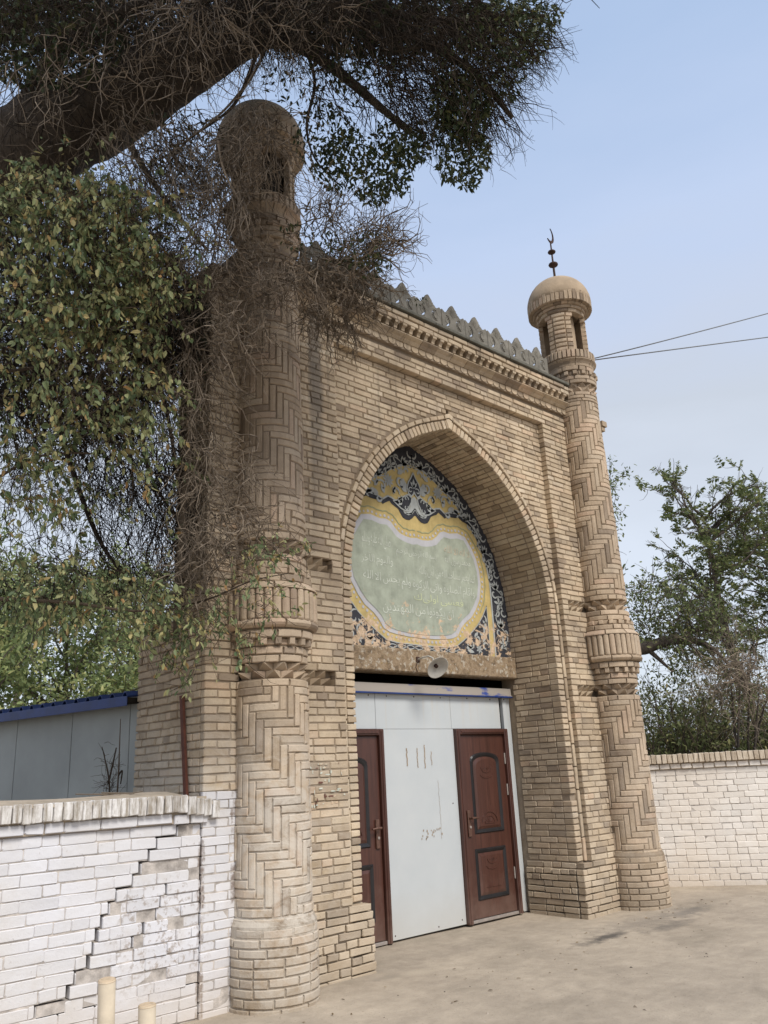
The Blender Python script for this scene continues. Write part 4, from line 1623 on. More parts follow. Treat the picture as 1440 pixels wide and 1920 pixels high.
def minaret(cx, sgn, crescent, label):
    cy = 0.0
    A0, A1 = math.radians(155), math.radians(385)         # the side that stands free of the wall
    mid_a = math.radians(270)
    lx, ly = -0.046, 0.048                                # the lantern has settled a little out of line
    core = MB()
    core.lathe([(0.0, -0.05), (0.332, -0.05), (0.332, 0.54), (0.2975, 0.60), (0.2945, 2.20), (0.286, 2.287), (0.222, 2.288), (0.222, 2.416), (0.285, 2.417), (0.285, 2.53), (0.28, 2.60),
                (0.333, 2.612), (0.333, 2.675), (0.365, 2.69), (0.368, 2.735), (0.368, 2.985), (0.335, 3.05), (0.332, 3.115), (0.30, 3.117), (0.298, 3.292), (0.222, 3.294), (0.222, 3.421),
                (0.297, 3.422), (0.297, 3.55), (0.2675, 6.09), (0.262, 6.195), (0.235, 6.20), (0.235, 6.318), (0.285, 6.32), (0.285, 6.50)], 40, cx, cy)
    core.lathe([(0.285, 6.50), (0.30, 6.57), (0.345, 6.65), (0.348, 6.775), (0.0, 6.775)], 40, cx + lx * 0.6, cy + ly * 0.6)
    T = core.build('minaret', M_MORTAR, GATE, False)
    T['label'] = label
    lcx, lcy = cx + lx, cy + ly
    ringp = Pieces('ring_brick', M_COLB, 'ring_brickwork')

    def ring(z, h, r, L=BL, a0=A0, a1=A1, P=ringp, depth=0.05, prof=None, jt=JT, c=(cx, cy), mat=None, halves=0.25):
        a = a0 + random.random() * L / r * 0.8
        while a < a1:
            LL = L if random.random() > halves or L < 0.2 else L / 2
            dang = (LL - jt) / r
            key = curve_brick(r, dang, h, depth, random.randrange(4), prof=prof)
            P.add(key, rotz(a + dang / 2, c[0], c[1], z + h / 2 + random.uniform(-0.002, 0.002)), None, mat)
            a += LL / r
    # base
    for i in range(-1, 8):
        ring(CZ(i), BH, 0.340 + (0.004 if i < 7 else -0.004))
    ring(CZ(8), BH, 0.314)
    # herringbone shafts
    hp = Pieces('herringbone_brick', M_COLB, 'herringbone_brickwork')

    def herring(z0, rows, r0, r1, rT=0.305):
        cell = PITCH
        dth = cell / rT
        i0, i1 = int(A0 / dth), int(A1 / dth)
        done = set()
        for j in range(-4, rows + 4):
            for i in range(i0 - 4, i1 + 4):
                k = (i + j if sgn > 0 else i - j) % 8
                if k < 4:
                    bi, bj, hor = i - k, j, True
                else:
                    hor = False
                    # run of four cells upwards holding k = 4..7 (or 7..4)
                    bj = j - (k - 4) if sgn > 0 else j - (7 - k)
                    bi = i
                if (bi, bj, hor) in done:
                    continue
                done.add((bi, bj, hor))
                if hor:
                    if not 0 <= bj < rows:
                        continue
                    a = (bi + 2) * dth
                    zz = z0 + (bj + 0.5) * cell
                    key = curve_brick(rT, 4 * dth - 0.008 / rT, BH + 0.002, 0.05, random.randrange(5), rough=0.0045)
                else:
                    lo, hi = max(bj, 0), min(bj + 4, rows)
                    if hi <= lo:
                        continue
                    a = (bi + 0.5) * dth
                    zz = z0 + (lo + hi) / 2 * cell
                    key = curve_brick(rT, dth - 0.008 / rT, (hi - lo) * cell - 0.008, 0.05, random.randrange(5), n=2, rough=0.0045)
                if not A0 < a < A1:
                    continue
                t = (zz - z0) / (rows * cell)
                rr = (r0 + (r1 - r0) * t + random.uniform(-0.005, 0.005)) / rT
                hp.add(key, rotz(a + random.uniform(-0.004, 0.004), cx, cy, zz, rr))
    herring(CZ(9), 26, 0.307, 0.303)
    herring(CZ(56), 40, 0.305, 0.276)
    hp.finish(T)
    zt = Pieces('zigzag_tile', M_COLB, 'zigzag_tiles')

    def zig(z0, r, rows=2, h=PITCH - 0.004, out=0.085, w=0.118):
        n = int(round(2 * math.pi * r / w))
        for q in range(rows):
            for i in range(n):
                a = 2 * math.pi * (i + 0.5 * (q % 2)) / n
                if A0 < a < A1 or A0 < a + 2 * math.pi < A1:
                    zt.add(tooth(2 * math.pi * r / n, h, out, r), rotz(a, cx, cy, z0 + q * (h + 0.002)))
    dt = Pieces('dentil', M_COLB, 'dentils')

    def dentils(z, h, r, out, w=0.055, step=0.118):
        n = int(round(2 * math.pi * (r + out) / step))
        for i in range(n):
            a = 2 * math.pi * (i + 0.3) / n
            if A0 < a < A1 or A0 < a + 2 * math.pi < A1:
                dt.add(curve_brick(r + out, w / (r + out), h, 0.07, random.randrange(3), n=1), rotz(a, cx, cy, z + h / 2))
    ring(CZ(35), BH, 0.303)
    zig(CZ(36), 0.226)
    ring(CZ(38), BH, 0.303)
    ring(CZ(39), BH, 0.304)
    ring(CZ(40) + 0.005, 0.05, 0.296, 0.12)
    dentils(CZ(40) + 0.002, 0.060, 0.29, 0.050)
    ring(CZ(41), BH + 0.006, 0.350)
    h = 0.066
    torus = [(-0.06, -h / 2), (-0.035, -h / 2), (-0.012, -h * 0.28), (0, 0.0), (-0.004, h * 0.3), (-0.02, h / 2), (-0.06, h / 2)]
    ring(2.678, h, 0.395, 0.26, prof=torus, jt=0.006)
    fl = Pieces('flute', M_COLB, 'flutes')
    nfl = 34
    rp, wd, hh = 0.392, 0.058, 0.243
    V, F = [], []
    sec = [(-0.03, -wd / 2), (-0.012, -wd / 2), (-0.003, -wd * 0.27), (0, 0), (-0.003, wd * 0.27), (-0.012, wd / 2), (-0.03, wd / 2)]
    for z in (-hh / 2, -hh / 2 + 0.012, hh / 2 - 0.012, hh / 2):
        for dr, y in sec:
            inset = 0.006 if abs(abs(z) - hh / 2) < 1e-6 and dr > -0.02 else 0
            V.append((rp + dr - inset, y, z))
    m = len(sec)
    for q in range(3):
        for i in range(m - 1):
            F.append([q * m + i, q * m + i + 1, (q + 1) * m + i + 1, (q + 1) * m + i])
    F += [list(range(m))[::-1], [3 * m + i for i in range(m)]]
    kf = tmpl(('curve', 'flute'), V, F)
    for i in range(nfl):
        a = 2 * math.pi * i / nfl
        if A0 < a < A1 or A0 < a + 2 * math.pi < A1:
            fl.add(kf, rotz(a, cx, cy, 2.866 + random.uniform(-0.003, 0.003), random.uniform(0.994, 1.004)))
    fl.finish(T)
    h = 0.056
    ogee = [(-0.07, -h / 2), (0.008, -h / 2), (0.006, -h * 0.30), (-0.010, 0.0), (-0.032, h * 0.32), (-0.038, h / 2), (-0.08, h / 2)]
    ring(2.992, h, 0.388, 0.26, prof=ogee, jt=0.006)
    ring(3.052, BH, 0.348)
    ring(3.118, 0.046, 0.313, 0.12)
    dentils(3.118, 0.048, 0.308, 0.036)
    ring(3.169, BH, 0.309)
    ring(3.232, BH, 0.309)
    zig(CZ(52), 0.226)
    ring(CZ(54), BH, 0.306)
    ring(CZ(55), BH, 0.305)
    ring(6.061, 0.036, 0.279)
    ring(6.103, 0.044, 0.279)
    ring(6.152, 0.044, 0.280)
    zig(6.203, 0.24, 2, 0.056, 0.048)
    ring(6.320, 0.052, 0.293)
    ring(6.376, 0.052, 0.297)
    ring(6.432, 0.058, 0.294, 0.12)
    dentils(6.434, 0.055, 0.29, 0.030)
    full0, full1 = 0.0, 2 * math.pi - 0.12
    c2 = (cx + lx * 0.5, cy + ly * 0.5)
    ring(6.498, 0.062, 0.312, a0=full0, a1=full1, c=c2)
    h = 0.092
    cav = [(-0.08, -h / 2), (-0.052, -h / 2), (-0.046, -h * 0.15), (-0.028, h * 0.15), (-0.004, h * 0.36), (0, h / 2), (-0.08, h / 2)]
    ring(6.564, h, 0.360, 0.26, a0=full0, a1=full1, prof=cav, jt=0.005, c=c2)
    sold = Pieces('soldier_brick', M_COLB, 'soldier_bricks')
    nsb = 38
    for i in range(nsb):
        a = 2 * math.pi * i / nsb
        sold.add(curve_brick(0.365, 0.050 / 0.365, 0.112, 0.05, i % 4, n=1), rotz(a, lcx + 0.012, lcy - 0.012, 6.66 + 0.058))
    sold.finish(T)
    # lantern: three arched openings
    OPEN = [math.radians(v) for v in (267, 147, 27)]
    ow = math.radians(29)
    lan = Pieces('lantern_brick', M_COLB, 'lantern_brickwork')
    nz_ = 10
    dzl = 0.0 if crescent else -0.05
    hcs = (7.425 + dzl - 6.778) / nz_
    z = 6.778
    for i in range(nz_):
        cut = ow if i < nz_ - 2 else ow * (0.80 if i == nz_ - 2 else 0.30)
        for q in range(3):
            a0 = OPEN[q] + cut
            a1 = OPEN[(q - 1) % 3] - cut
            while a1 < a0:
                a1 += 2 * math.pi
            # side blocks and the rounded strip between them
            m0, m1 = a0 + (a1 - a0) * 0.26, a0 + (a1 - a0) * 0.74
            for (b0, b1, rr) in ((a0, m0, 0.318), (m0, m1, 0.330), (m1, a1, 0.318)):
                d = b1 - b0 - 0.010 / 0.32
                if d > 0.03:
                    lan.add(curve_brick(rr, round(d, 3), hcs - 0.010, 0.065, random.randrange(2), cham=0.012 if rr > 0.32 else 0.006),
                            rotz((b0 + b1) / 2, lcx, lcy, z + hcs / 2))
        z += hcs
    lan.finish(T)
    mb = MB()
    for q in range(3):
        a0 = OPEN[q] + ow + 0.02
        a1 = OPEN[(q - 1) % 3] - ow - 0.02
        while a1 < a0:
            a1 += 2 * math.pi
        mb.lathe([(0.305, 6.77), (0.305, 7.42 + dzl)], 8, lcx, lcy, a0, a1)
        mb.lathe([(0.255, 7.42 + dzl), (0.255, 6.77)], 8, lcx, lcy, a0, a1)
        for a in (a0, a1):
            ca, sa = math.cos(a), math.sin(a)
            mb.add([(lcx + r_ * ca, lcy + r_ * sa, z_) for z_ in (6.77, 7.42 + dzl) for r_ in (0.255, 0.305)], [[0, 1, 3, 2]])
    for q in range(3):                                     # heads of the openings
        mb.lathe([(0.305, 7.37 + dzl), (0.305, 7.43 + dzl), (0.215, 7.43 + dzl), (0.215, 7.37 + dzl), (0.305, 7.37 + dzl)], 4, lcx, lcy, OPEN[q] - ow, OPEN[q] + ow)
    mb.lathe([(0.0, 7.425 + dzl), (0.33, 7.425 + dzl), (0.33, 7.53 + dzl), (0.0, 7.56 + dzl)], 36, lcx, lcy)
    mb.build('lantern_core', M_DOME, T)
    mb = MB()
    mb.lathe([(0.17 if crescent else 0.235, 6.77), (0.17 if crescent else 0.235, 7.43 + dzl)], 20, lcx, lcy)
    mb.build('lantern_plug', M_DOME if crescent else M_DARK, T)  # left plug coloured near black for the shade inside its opening
    ring(7.424 + dzl, 0.042, 0.338, 0.2, a0=full0, a1=full1, c=(lcx, lcy))
    h = 0.062
    tor2 = [(-0.06, -h / 2), (-0.02, -h / 2), (-0.004, -h * 0.25), (0, 0.05 * h), (-0.006, h * 0.32), (-0.02, h / 2), (-0.06, h / 2)]
    ring(7.466 + dzl, h, 0.382, 0.2, a0=full0, a1=full1, prof=tor2, jt=0.005, c=(lcx, lcy))
    skirt = Pieces('dome_brick', M_COLB, 'dome_brickwork')
    nsk = 46
    for i in range(nsk):
        a = 2 * math.pi * i / nsk
        hh_ = 0.150 + 0.012 * math.sin(i * 2.3)
        hk = round(hh_, 2)
        skirt.add(curve_brick(0.436, 0.054 / 0.436, hk, 0.05, i % 4, n=1, cham=0.006), rotz(a, lcx, lcy, 7.490 + dzl + hk / 2, random.uniform(0.99, 1.008)))
    skirt.finish(T)
    dm = MB()
    dprof = [(0.33, 7.49 + dzl), (0.424, 7.50 + dzl), (0.432, 7.60 + dzl)]
    for t in np.linspace(0.0, 1, 14):
        a = t * math.pi / 2
        dprof.append((0.438 * math.cos(a) ** 0.92 if t < 1 else 0.0, 7.605 + dzl + 0.43 * math.sin(a)))
    dm.lathe(dprof, 44, lcx, lcy)
    dm.build('dome', M_DOME, T, True)
    ringp.finish(T)
    zt.finish(T)
    dt.finish(T)
    if crescent:
        fx, fy = lcx - 0.004, lcy + 0.004
        f = MB()
        f.lathe([(0.0, 7.98), (0.017, 7.98), (0.016, 8.26), (0.020, 8.262), (0.062, 8.29), (0.068, 8.305), (0.062, 8.32), (0.020, 8.35), (0.013, 8.353), (0.012, 8.475), (0.018, 8.478),
                 (0.052, 8.503), (0.057, 8.513), (0.052, 8.525), (0.018, 8.553), (0.011, 8.556), (0.010, 8.68), (0.0, 8.69)], 14, fx, fy)
        fo = f.build('finial', M_RUST, T, False)
        # crescent, horns up and turned towards the yard
        pts, n = [], 15
        out, inn = [], []
        for k in range(n + 1):
            a = math.radians(222 + 208 * k / n)
            out.append((0.105 * math.cos(a), 0.135 * math.sin(a)))
            w = 0.026 * math.sin(math.pi * ((k + 0.02) / (n + 0.04)) ** 0.8)
            inn.append((out[-1][0] * (1 - w / 0.085), out[-1][1] * (1 - w / 0.09) + w * 0.2))
        V = []
        for y in (-0.007, 0.007):
            V += [(p_[0], y, p_[1]) for p_ in out] + [(p_[0], y, p_[1]) for p_ in inn]
        m = n + 1
        F = []
        for k in range(n):
            F += [[k, k + 1, m + k + 1, m + k], [2 * m + k, 3 * m + k, 3 * m + k + 1, 2 * m + k + 1], [k, 2 * m + k, 2 * m + k + 1, k + 1], [m + k, m + k + 1, 3 * m + k + 1, 3 * m + k]]
        me = mesh_np('crescent', V, F, M_RUST)
        obj('crescent', me, T, Matrix.Translation((fx, fy, 8.800)) @ Matrix.Rotation(math.radians(6), 4, 'Z'))
    return T


minaret(0.0, 1, False, 'minaret overhung by the old tree, its dome wrapped in dead vines')
minaret(W, -1, True, 'clear minaret with an iron crescent on its dome')

# zigzag tiles let into the strips beside the columns
zt = Pieces('zigzag_tile', M_BRICK, 'zigzag_tiles')
for z0 in (CZ(36), CZ(52)):
    for q in range(2):
        for (a, b2) in ((0.27, xl - 0.13), (xr + 0.13, W - 0.27)):
            w = 0.112
            x = a + (w / 2 if q == 0 else 0)
            while x < b2 + 0.001:
                zt.add(tooth(w, PITCH - 0.004, 0.074), Matrix.Translation((x, Y_STRIP + 0.074, z0 + q * (PITCH - 0.002))))
                x += w
zt.finish(GATE)

# ------------------------------------------------------------------ sheet-steel wall with two doors in the portal
YD = 0.842
PW = thing('door_screen', 'white sheet steel screen with two brown doors closing the gateway', 'screen wall', (2.5, YD, 0))
for (x0, x1, z0, z1) in ((1.00, 1.886, 1.975, 2.33), (1.957, 3.010, 0.005, 2.33), (3.014, 3.859, 1.975, 2.33), (3.925, 3.992, 0.01, 2.33), (4.0, 4.06, 0.0, 2.33)):
    mb = MB()
    if x0 == 1.957:
        mb.bbox(1.957, 3.033, YD, YD + 0.05, 0.01, 1.972, 0.003)
        mb.bbox(1.889, 3.010, YD, YD + 0.05, 1.974, 2.33, 0.003)
    elif x0 == 4.0:
        mb.bbox(x0, x1, YD + 0.012, YD + 0.05, z0, z1, 0.003)
    else:
        mb.bbox(x0, x1, YD + 0.001, YD + 0.05, z0, z1, 0.003)
    mb.build('steel_panel', M_PANEL, PW)
mb = MB()
V = []
for x in (1.0, 4.05):
    V += [(x, y, z) for y, z in ((YD + 0.05, 2.332), (YD - 0.055, 2.332), (YD - 0.055, 2.350), (YD - 0.040, 2.352), (YD - 0.035, 2.435), (YD + 0.05, 2.440))]
F = [[i, (i + 1) % 6, 6 + (i + 1) % 6, 6 + i] for i in range(6)] + [list(range(6))[::-1], list(range(6, 12))]
mb.add(V, F)
mb.build('top_capping', M_CAP, PW)
for x, z in ((1.62, 2.305), (1.80, 2.312), (2.05, 2.308), (2.45, 2.31), (2.86, 2.308), (3.30, 2.31), (3.70, 2.306), (3.955, 2.31), (3.955, 0.06), (2.02, 0.05), (2.62, 0.045), (2.97, 0.06), (2.95, 1.20)):
    mb = MB()
    mb.lathe([(0.0, -0.004), (0.006, -0.003), (0.009, 0.001)], 8)
    mb.V = [(x + a, YD + c, z + b2) for a, b2, c in mb.V]
    mb.build('screw', M_RUST, PW)
mb = MB()
mb.box(1.0, 4.05, YD - 0.058, YD - 0.050, 2.326, 2.342)
mb.build('blue_edge', M_BLUE, PW)
# chipped paint and torn paper marks on the middle panel
mb = MB()
rg = random.Random(3)
for (x, z0, z1, w) in ((2.30, 1.60, 1.80, 0.016), (2.45, 1.58, 1.80, 0.012), (2.56, 1.57, 1.83, 0.014), (2.66, 1.60, 1.76, 0.010), (2.74, 0.86, 1.46, 0.003)):
    pts = []
    z = z0
    while z < z1:
        pts.append((x + rg.uniform(-0.006, 0.006), z))
        z += 0.02
    mb.ribbon(pts, w, YD - 0.003)
for k in range(22):
    x, z = rg.uniform(2.44, 2.76), rg.uniform(0.86, 0.98)
    s = rg.uniform(0.004, 0.012)
    mb.poly([(x + s * math.cos(a) * rg.uniform(0.6, 1.2), z + s * 1.4 * math.sin(a) * rg.uniform(0.6, 1.2)) for a in np.linspace(0, 6.28, 7)[:-1]], YD - 0.003)
mb.build('scraped_marks', plain('bared_primer', (0.30, 0.24, 0.18), 0.8, 0.2, 0.4, 60), PW)


def door(xl_, hinge_right, label):
    wd, hh = 0.884, 1.971
    D = MB()
    y = YD - 0.012
    D.bbox(0.066, wd - 0.066, y, y + 0.05, 0.035, hh - 0.066, 0.004)
    mir = (lambda u: u) if hinge_right else (lambda u: wd - u)

    def mk(mbx, name, mat, parent):
        mbx.V = [(v[0] + xl_, v[1], v[2]) for v in mbx.V]
        return mbx.build(name, mat, parent)
    leaf = mk(D, 'door', M_DOOR, PW)
    leaf['label'] = label
    fr = MB()
    for (a, b2, c, d) in ((0.0, 0.062, 0.0, hh), (wd - 0.062, wd, 0.0, hh), (0.0615, wd - 0.0615, hh - 0.062, hh)):
        fr.bbox(a, b2, y - 0.035, y + 0.05, c, d, 0.008)
        fr.bbox(a + 0.016, b2 - 0.016, y - 0.046, y - 0.03, c + (0.0 if c == 0 else 0.016), d - 0.016, 0.006)
    mk(fr, 'door_frame', M_DOOR, leaf)
    th = MB()
    th.bbox(0.063, wd - 0.063, y - 0.02, y + 0.08, 0.001, 0.03, 0.004)
    mk(th, 'threshold', M_STEEL, leaf)
    # raised panels: black moulding, brown field
    def outline(u0, u1, z0, z1, arched, inset):
        u0, u1, z0, z1 = u0 + inset, u1 - inset, z0 + inset, z1 - inset
        if not arched:
            return [(u0, z0), (u1, z0), (u1, z1), (u0, z1)]
        rise = 0.085
        top = z1 - rise
        um, hw = (u0 + u1) / 2, (u1 - u0) / 2
        pts = [(u0, z0), (u1, z0), (u1, top)]
        for k in range(1, 12):
            a = math.pi * k / 12
            pts.append((um + hw * math.cos(a), top + rise * math.sin(a) ** 0.8))
        return pts + [(u0, top)]

    def band(mbx, o_, i_, yo, yi):
        n = len(o_)
        V = [(p[0], yo, p[1]) for p in o_] + [(p[0], yi, p[1]) for p in i_]
        mbx.add(V, [[k, (k + 1) % n, n + (k + 1) % n, n + k] for k in range(n)])

    for (u0, u1, z0, z1, ar) in ((0.215, 0.705, 0.865, 1.715, True), (0.19, 0.70, 0.205, 0.715, False)):
        if not hinge_right:
            u0, u1 = wd - u1, wd - u0
        o0, o1, o2, o3, o4 = [outline(u0, u1, z0, z1, ar, d) for d in (0.0, 0.012, 0.034, 0.046, 0.075)]
        bk = MB()
        band(bk, o0, o1, y - 0.001, y - 0.016)
        band(bk, o1, o2, y - 0.016, y - 0.010)
        band(bk, o2, o3, y - 0.010, y - 0.002)
        mk(bk, 'panel_moulding', M_DBLACK, leaf)
        fd = MB()
        band(fd, o3, o4, y - 0.002, y - 0.015)
        fd.poly(o4, y - 0.015)
        um = (u0 + u1) / 2
        for q, (rad, zc) in enumerate(((0.085, z1 - 0.155), (0.105, z1 - 0.235)) if ar else ((0.080, z1 - 0.10), (0.10, z1 - 0.175))):
            fd.tube([(um + rad * math.cos(a), y - 0.016, zc + (0.75 if q == 0 else 0.4) * rad * math.sin(a)) for a in np.linspace(math.pi * 1.03, math.pi * 1.97, 12)], 0.006, 5)
        for k in range(5):
            a = math.radians(-150 + 30 * k)
            zc = z1 - (0.155 if ar else 0.10)
            fd.tube([(um + 0.02 * math.cos(a), y - 0.016, zc + 0.015 * math.sin(a)), (um + 0.055 * math.cos(a), y - 0.016, zc + 0.042 * math.sin(a))], [0.006, 0.003], 5)
        if ar:
            zc = z0 + 0.10
            fd.tube([(um + 0.13 * math.cos(a), y - 0.016, zc + 0.12 * math.sin(a)) for a in np.linspace(0.15, math.pi - 0.15, 14)], 0.009, 5)
            fd.tube([(um + 0.08 * math.cos(a), y - 0.016, zc + 0.075 * math.sin(a)) for a in np.linspace(0, math.pi, 12)] + [(um + 0.08, y - 0.016, zc)], 0.006, 5)
            for k in range(5):
                a = math.radians(30 + 30 * k)
                fd.tube([(um + 0.02 * math.cos(a), y - 0.016, zc + 0.02 * math.sin(a)), (um + 0.065 * math.cos(a), y - 0.016, zc + 0.062 * math.sin(a))], [0.005, 0.003], 5)
        else:
            fd.tube([(um - 0.12, y - 0.016, z0 + 0.12), (um + 0.12, y - 0.016, z0 + 0.12)], 0.005, 5)
        mk(fd, 'raised_panel', M_DOOR, leaf)
    hd = MB()
    uc = mir(0.125)
    hd.bbox(uc - 0.024, uc + 0.024, y - 0.022, y - 0.001, 0.845, 1.115, 0.006)
    hd.tube([(uc, y - 0.02, 1.035), (uc, y - 0.062, 1.035)], 0.013, 8)
    d_ = 1 if hinge_right else -1
    hd.tube([(uc - 0.01 * d_, y - 0.062, 1.036), (uc + 0.05 * d_, y - 0.064, 1.036), (uc + 0.105 * d_, y - 0.058, 1.030)], [0.012, 0.011, 0.008], 8)
    mk(hd, 'handle', M_HANDLE, leaf)
    lk = MB()
    lk.tube([(uc, y - 0.021, 0.945), (uc, y - 0.030, 0.945)], 0.014, 10)
    mk(lk, 'lock_cylinder', M_STEEL, leaf)
    for zc in (1.64, 1.30, 0.42):
        hg = MB()
        uh = mir(wd - 0.068)
        hg.tube([(uh, y - 0.008, zc - 0.06), (uh, y - 0.008, zc + 0.06)], 0.008, 8)
        mk(hg, 'hinge', M_STEEL, leaf)


door(1.068, False, 'brown steel door half hidden behind the jamb')
door(3.037, True, 'brown steel door in full view')

# ------------------------------------------------------------------ lamp on the lintel
LP = thing('wall_lamp', 'tilted enamel dish lamp on a bent arm fixed to the lintel', 'lamp', (2.40, 0.70, 2.68))
mb = MB()
mb.bbox(2.375, 2.425, 0.688, 0.702, 2.655, 2.715, 0.003)
mb.build('wall_plate', M_RUST, LP)
mb = MB()
mb.tube([(2.40, 0.69, 2.685), (2.405, 0.62, 2.70), (2.425, 0.56, 2.705), (2.448, 0.52, 2.680), (2.448, 0.515, 2.640)], 0.010, 8)
mb.build('lamp_arm', M_LAMP, LP)
zl_ = Vector((0.13, 0.70, 0.54)).normalized()         # the dish opens outwards and down
xl_ = Vector((1, 0, 0)).cross(zl_).cross(zl_).normalized()
R = frame((2.435, 0.45, 2.575), xl_, zl_.cross(xl_), zl_) @ Matrix.Scale(1.0, 4)
mb = MB()
mb.lathe([(0.0, 0.085), (0.022, 0.085), (0.024, 0.055), (0.030, 0.05), (0.075, 0.03), (0.122, -0.005), (0.126, -0.012), (0.120, -0.010), (0.074, 0.022), (0.028, 0.040), (0.0, 0.042)], 28)
mb.V = [tuple(R @ Vector(v)) for v in mb.V]
mb.build('lamp_shade', M_LAMP, LP, True)
mb = MB()
mb.lathe([(0.0, 0.045), (0.020, 0.045), (0.020, 0.012), (0.0, 0.010)], 14)
mb.V = [tuple(R @ Vector(v)) for v in mb.V]
mb.build('lamp_socket', M_RUST, LP)
mb = MB()
mb.tube([(2.39, 0.695, 2.66), (2.36, 0.692, 2.60), (2.38, 0.692, 2.555)], 0.004, 5)
mb.build('lamp_cord', M_RUST, LP)

# ------------------------------------------------------------------ red iron bar on the flank
mb = MB()
mb.box(-0.612, -0.590, 0.232, 0.254, 1.30, 2.20)
mb.box(-0.612, -0.607, 0.254, 0.275, 1.30, 2.20)
sh = Matrix.Identity(4)
mb.V = [(x, y + (z - 1.46) * 0.13, z) for x, y, z in mb.V]
tag(mb.build('angle_iron', M_RUSTRED), 'rusty red angle iron leaning upright against the shaded flank of the gate', 'iron bar')

# ------------------------------------------------------------------ overhead cables
for pts, lab in ((((5.22, -0.22, 6.80), tuple(at(1270, 634, 10.6)), tuple(at(1520, 566, 12.5))), 'upper thin black cable running from the right minaret to the edge'),
                 (((5.24, -0.20, 6.79), tuple(at(1270, 654, 10.6)), tuple(at(1520, 622, 12.5))), 'lower thin black cable running from the right minaret to the edge')):
    a, b2, c = [Vector(p_) for p_ in pts]
    P3 = [(1 - t) ** 2 * a + 2 * t * (1 - t) * b2 + t * t * c for t in np.linspace(0, 1, 24)]
    mb = MB()
    mb.tube(P3, 0.008, 6)
    tag(mb.build('overhead_cable', M_CABLE), lab, 'cable', 'cables tied to the right minaret')

# ------------------------------------------------------------------ left whitewashed wall with its stepped crack
WL = thing('boundary_wall', 'whitewashed brick wall with a stepped crack, left of the gate', 'wall', (-2.5, 0.2, 0))
CR1 = [(0.26, -1.72), (0.30, -1.64), (0.334, -1.493), (0.441, -1.426), (0.503, -1.382), (0.582, -1.371), (0.691, -1.333), (0.744, -1.292), (0.805, -1.239), (0.871, -1.208), (0.931, -1.117),
       (0.976, -1.06), (1.054, -1.003), (1.121, -0.932), (1.191, -0.884), (1.238, -0.783)]
CR2 = [(0.50, -1.25), (0.56, -1.10), (0.635, -1.009), (0.696, -0.94), (0.781, -0.882), (0.889, -0.836)]
c1 = lambda z: float(np.interp(z, [q[0] for q in CR1], [q[1] for q in CR1]))
c2 = lambda z: float(np.interp(z, [q[0] for q in CR2], [q[1] for q in CR2]))
PW_ = 0.0747
YW = 0.062
wl = Pieces('brick', M_WHITE_L, 'brickwork')
core = MB()
X0, X1 = -6.5, -0.583
for i in range(17):
    z = i * PW_
    zc = z + PW_ / 2
    cuts = []
    if zc > 0.24:
        cuts.append((c1(zc) + random.uniform(-0.025, 0.025), random.uniform(0.006, 0.026)))
    if 0.49 < zc < 0.9:
        cuts.append((c2(zc) + random.uniform(-0.02, 0.02), random.uniform(0.006, 0.020)))
    a = X0
    lift = 0.0
    for (cx_, g) in cuts + [(X1, 0.0)]:
        b2 = cx_ - g / 2 if g else cx_
        org = (0, YW, lift)
        course(wl, org, (1, 0, 0), (0, 1, 0), a, b2, z, h=PW_ - 0.0045, joint=0.0018, style='mix', lens=(0.24, 0.118), face_j=0.003 if a == X0 else 0.010, rough=0.0048, D=0.055)
        core.box(a + (0.006 if a > X0 else 0), b2 - 0.004, YW + 0.006, YW + 0.30, z + lift, z + PW_ + lift - (0.0 if cuts else -0.0005))
        a = cx_ + g / 2
        if g > 0.005:
            lift = -0.013
core.box(X0, X1, YW + 0.30, YW + 0.36, -0.05, 1.28)
core.box(X0, X1, YW + 0.01, YW + 0.36, -0.06, 0.0)
core.build('wall_core', M_WMORT, WL)
wl.finish(WL)
cp = Pieces('coping_course_brick', M_WHITE_L, 'coping_course')
z = 17 * PW_
course(cp, (0, YW - 0.035, 0), (1, 0, 0), (0, 1, 0), X0, -0.83, z + 0.004, h=0.066, joint=0.006, style='mix', lens=(0.248, 0.12), D=0.12)
course(cp, (0, YW - 0.042, -0.012), (1, 0, 0), (0, 1, 0), -0.815, -0.545, z + 0.004, h=0.064, joint=0.014, style='head', lens=(0.248, 0.12), D=0.12)
cp.finish(WL)
cs = Pieces('coping_brick', M_COPE_L, 'coping')
x = X0
while x < -0.485:
    wdt = random.uniform(0.058, 0.066)
    drop = 0.0 if x < -0.80 else -0.055 * ((x + 0.80) / 0.3)
    top = 1.462 + drop
    Lz = 0.118 + random.uniform(-0.006, 0.006)
    key = flat_brick(wdt, Lz, 0.20, random.randrange(6), 0.004)
    M = Matrix.Translation((x + wdt / 2, YW - 0.078 + random.uniform(-0.006, 0.006), top - Lz / 2)) @ Matrix.Rotation(random.uniform(-0.02, 0.02), 4, 'Y')
    cs.add(key, M)
    x += wdt + random.uniform(0.001, 0.005)
cs.finish(WL)
mb = MB()
xs_ = np.linspace(X0, -0.48, 60)
for k in range(len(xs_) - 1):
    za, zb = [1.458 + 0.006 * math.sin(v * 5.1) + (0 if v < -0.80 else -0.055 * ((v + 0.80) / 0.3)) for v in (xs_[k], xs_[k + 1])]
    V = []
    for x, zz in ((xs_[k], za), (xs_[k + 1], zb)):
        V += [(x, YW - 0.070, zz - 0.02), (x, YW - 0.066, zz), (x, YW + 0.15, zz + 0.030), (x, YW + 0.36, zz + 0.006), (x, YW + 0.37, zz - 0.10)]
    mb.add(V, [[q, q + 5, q + 6, q + 1] for q in range(4)])
mb.box(X0, -0.55, YW - 0.02, YW + 0.365, 1.27, 1.445)
mb.build('coping_bed', M_CAPM, WL)
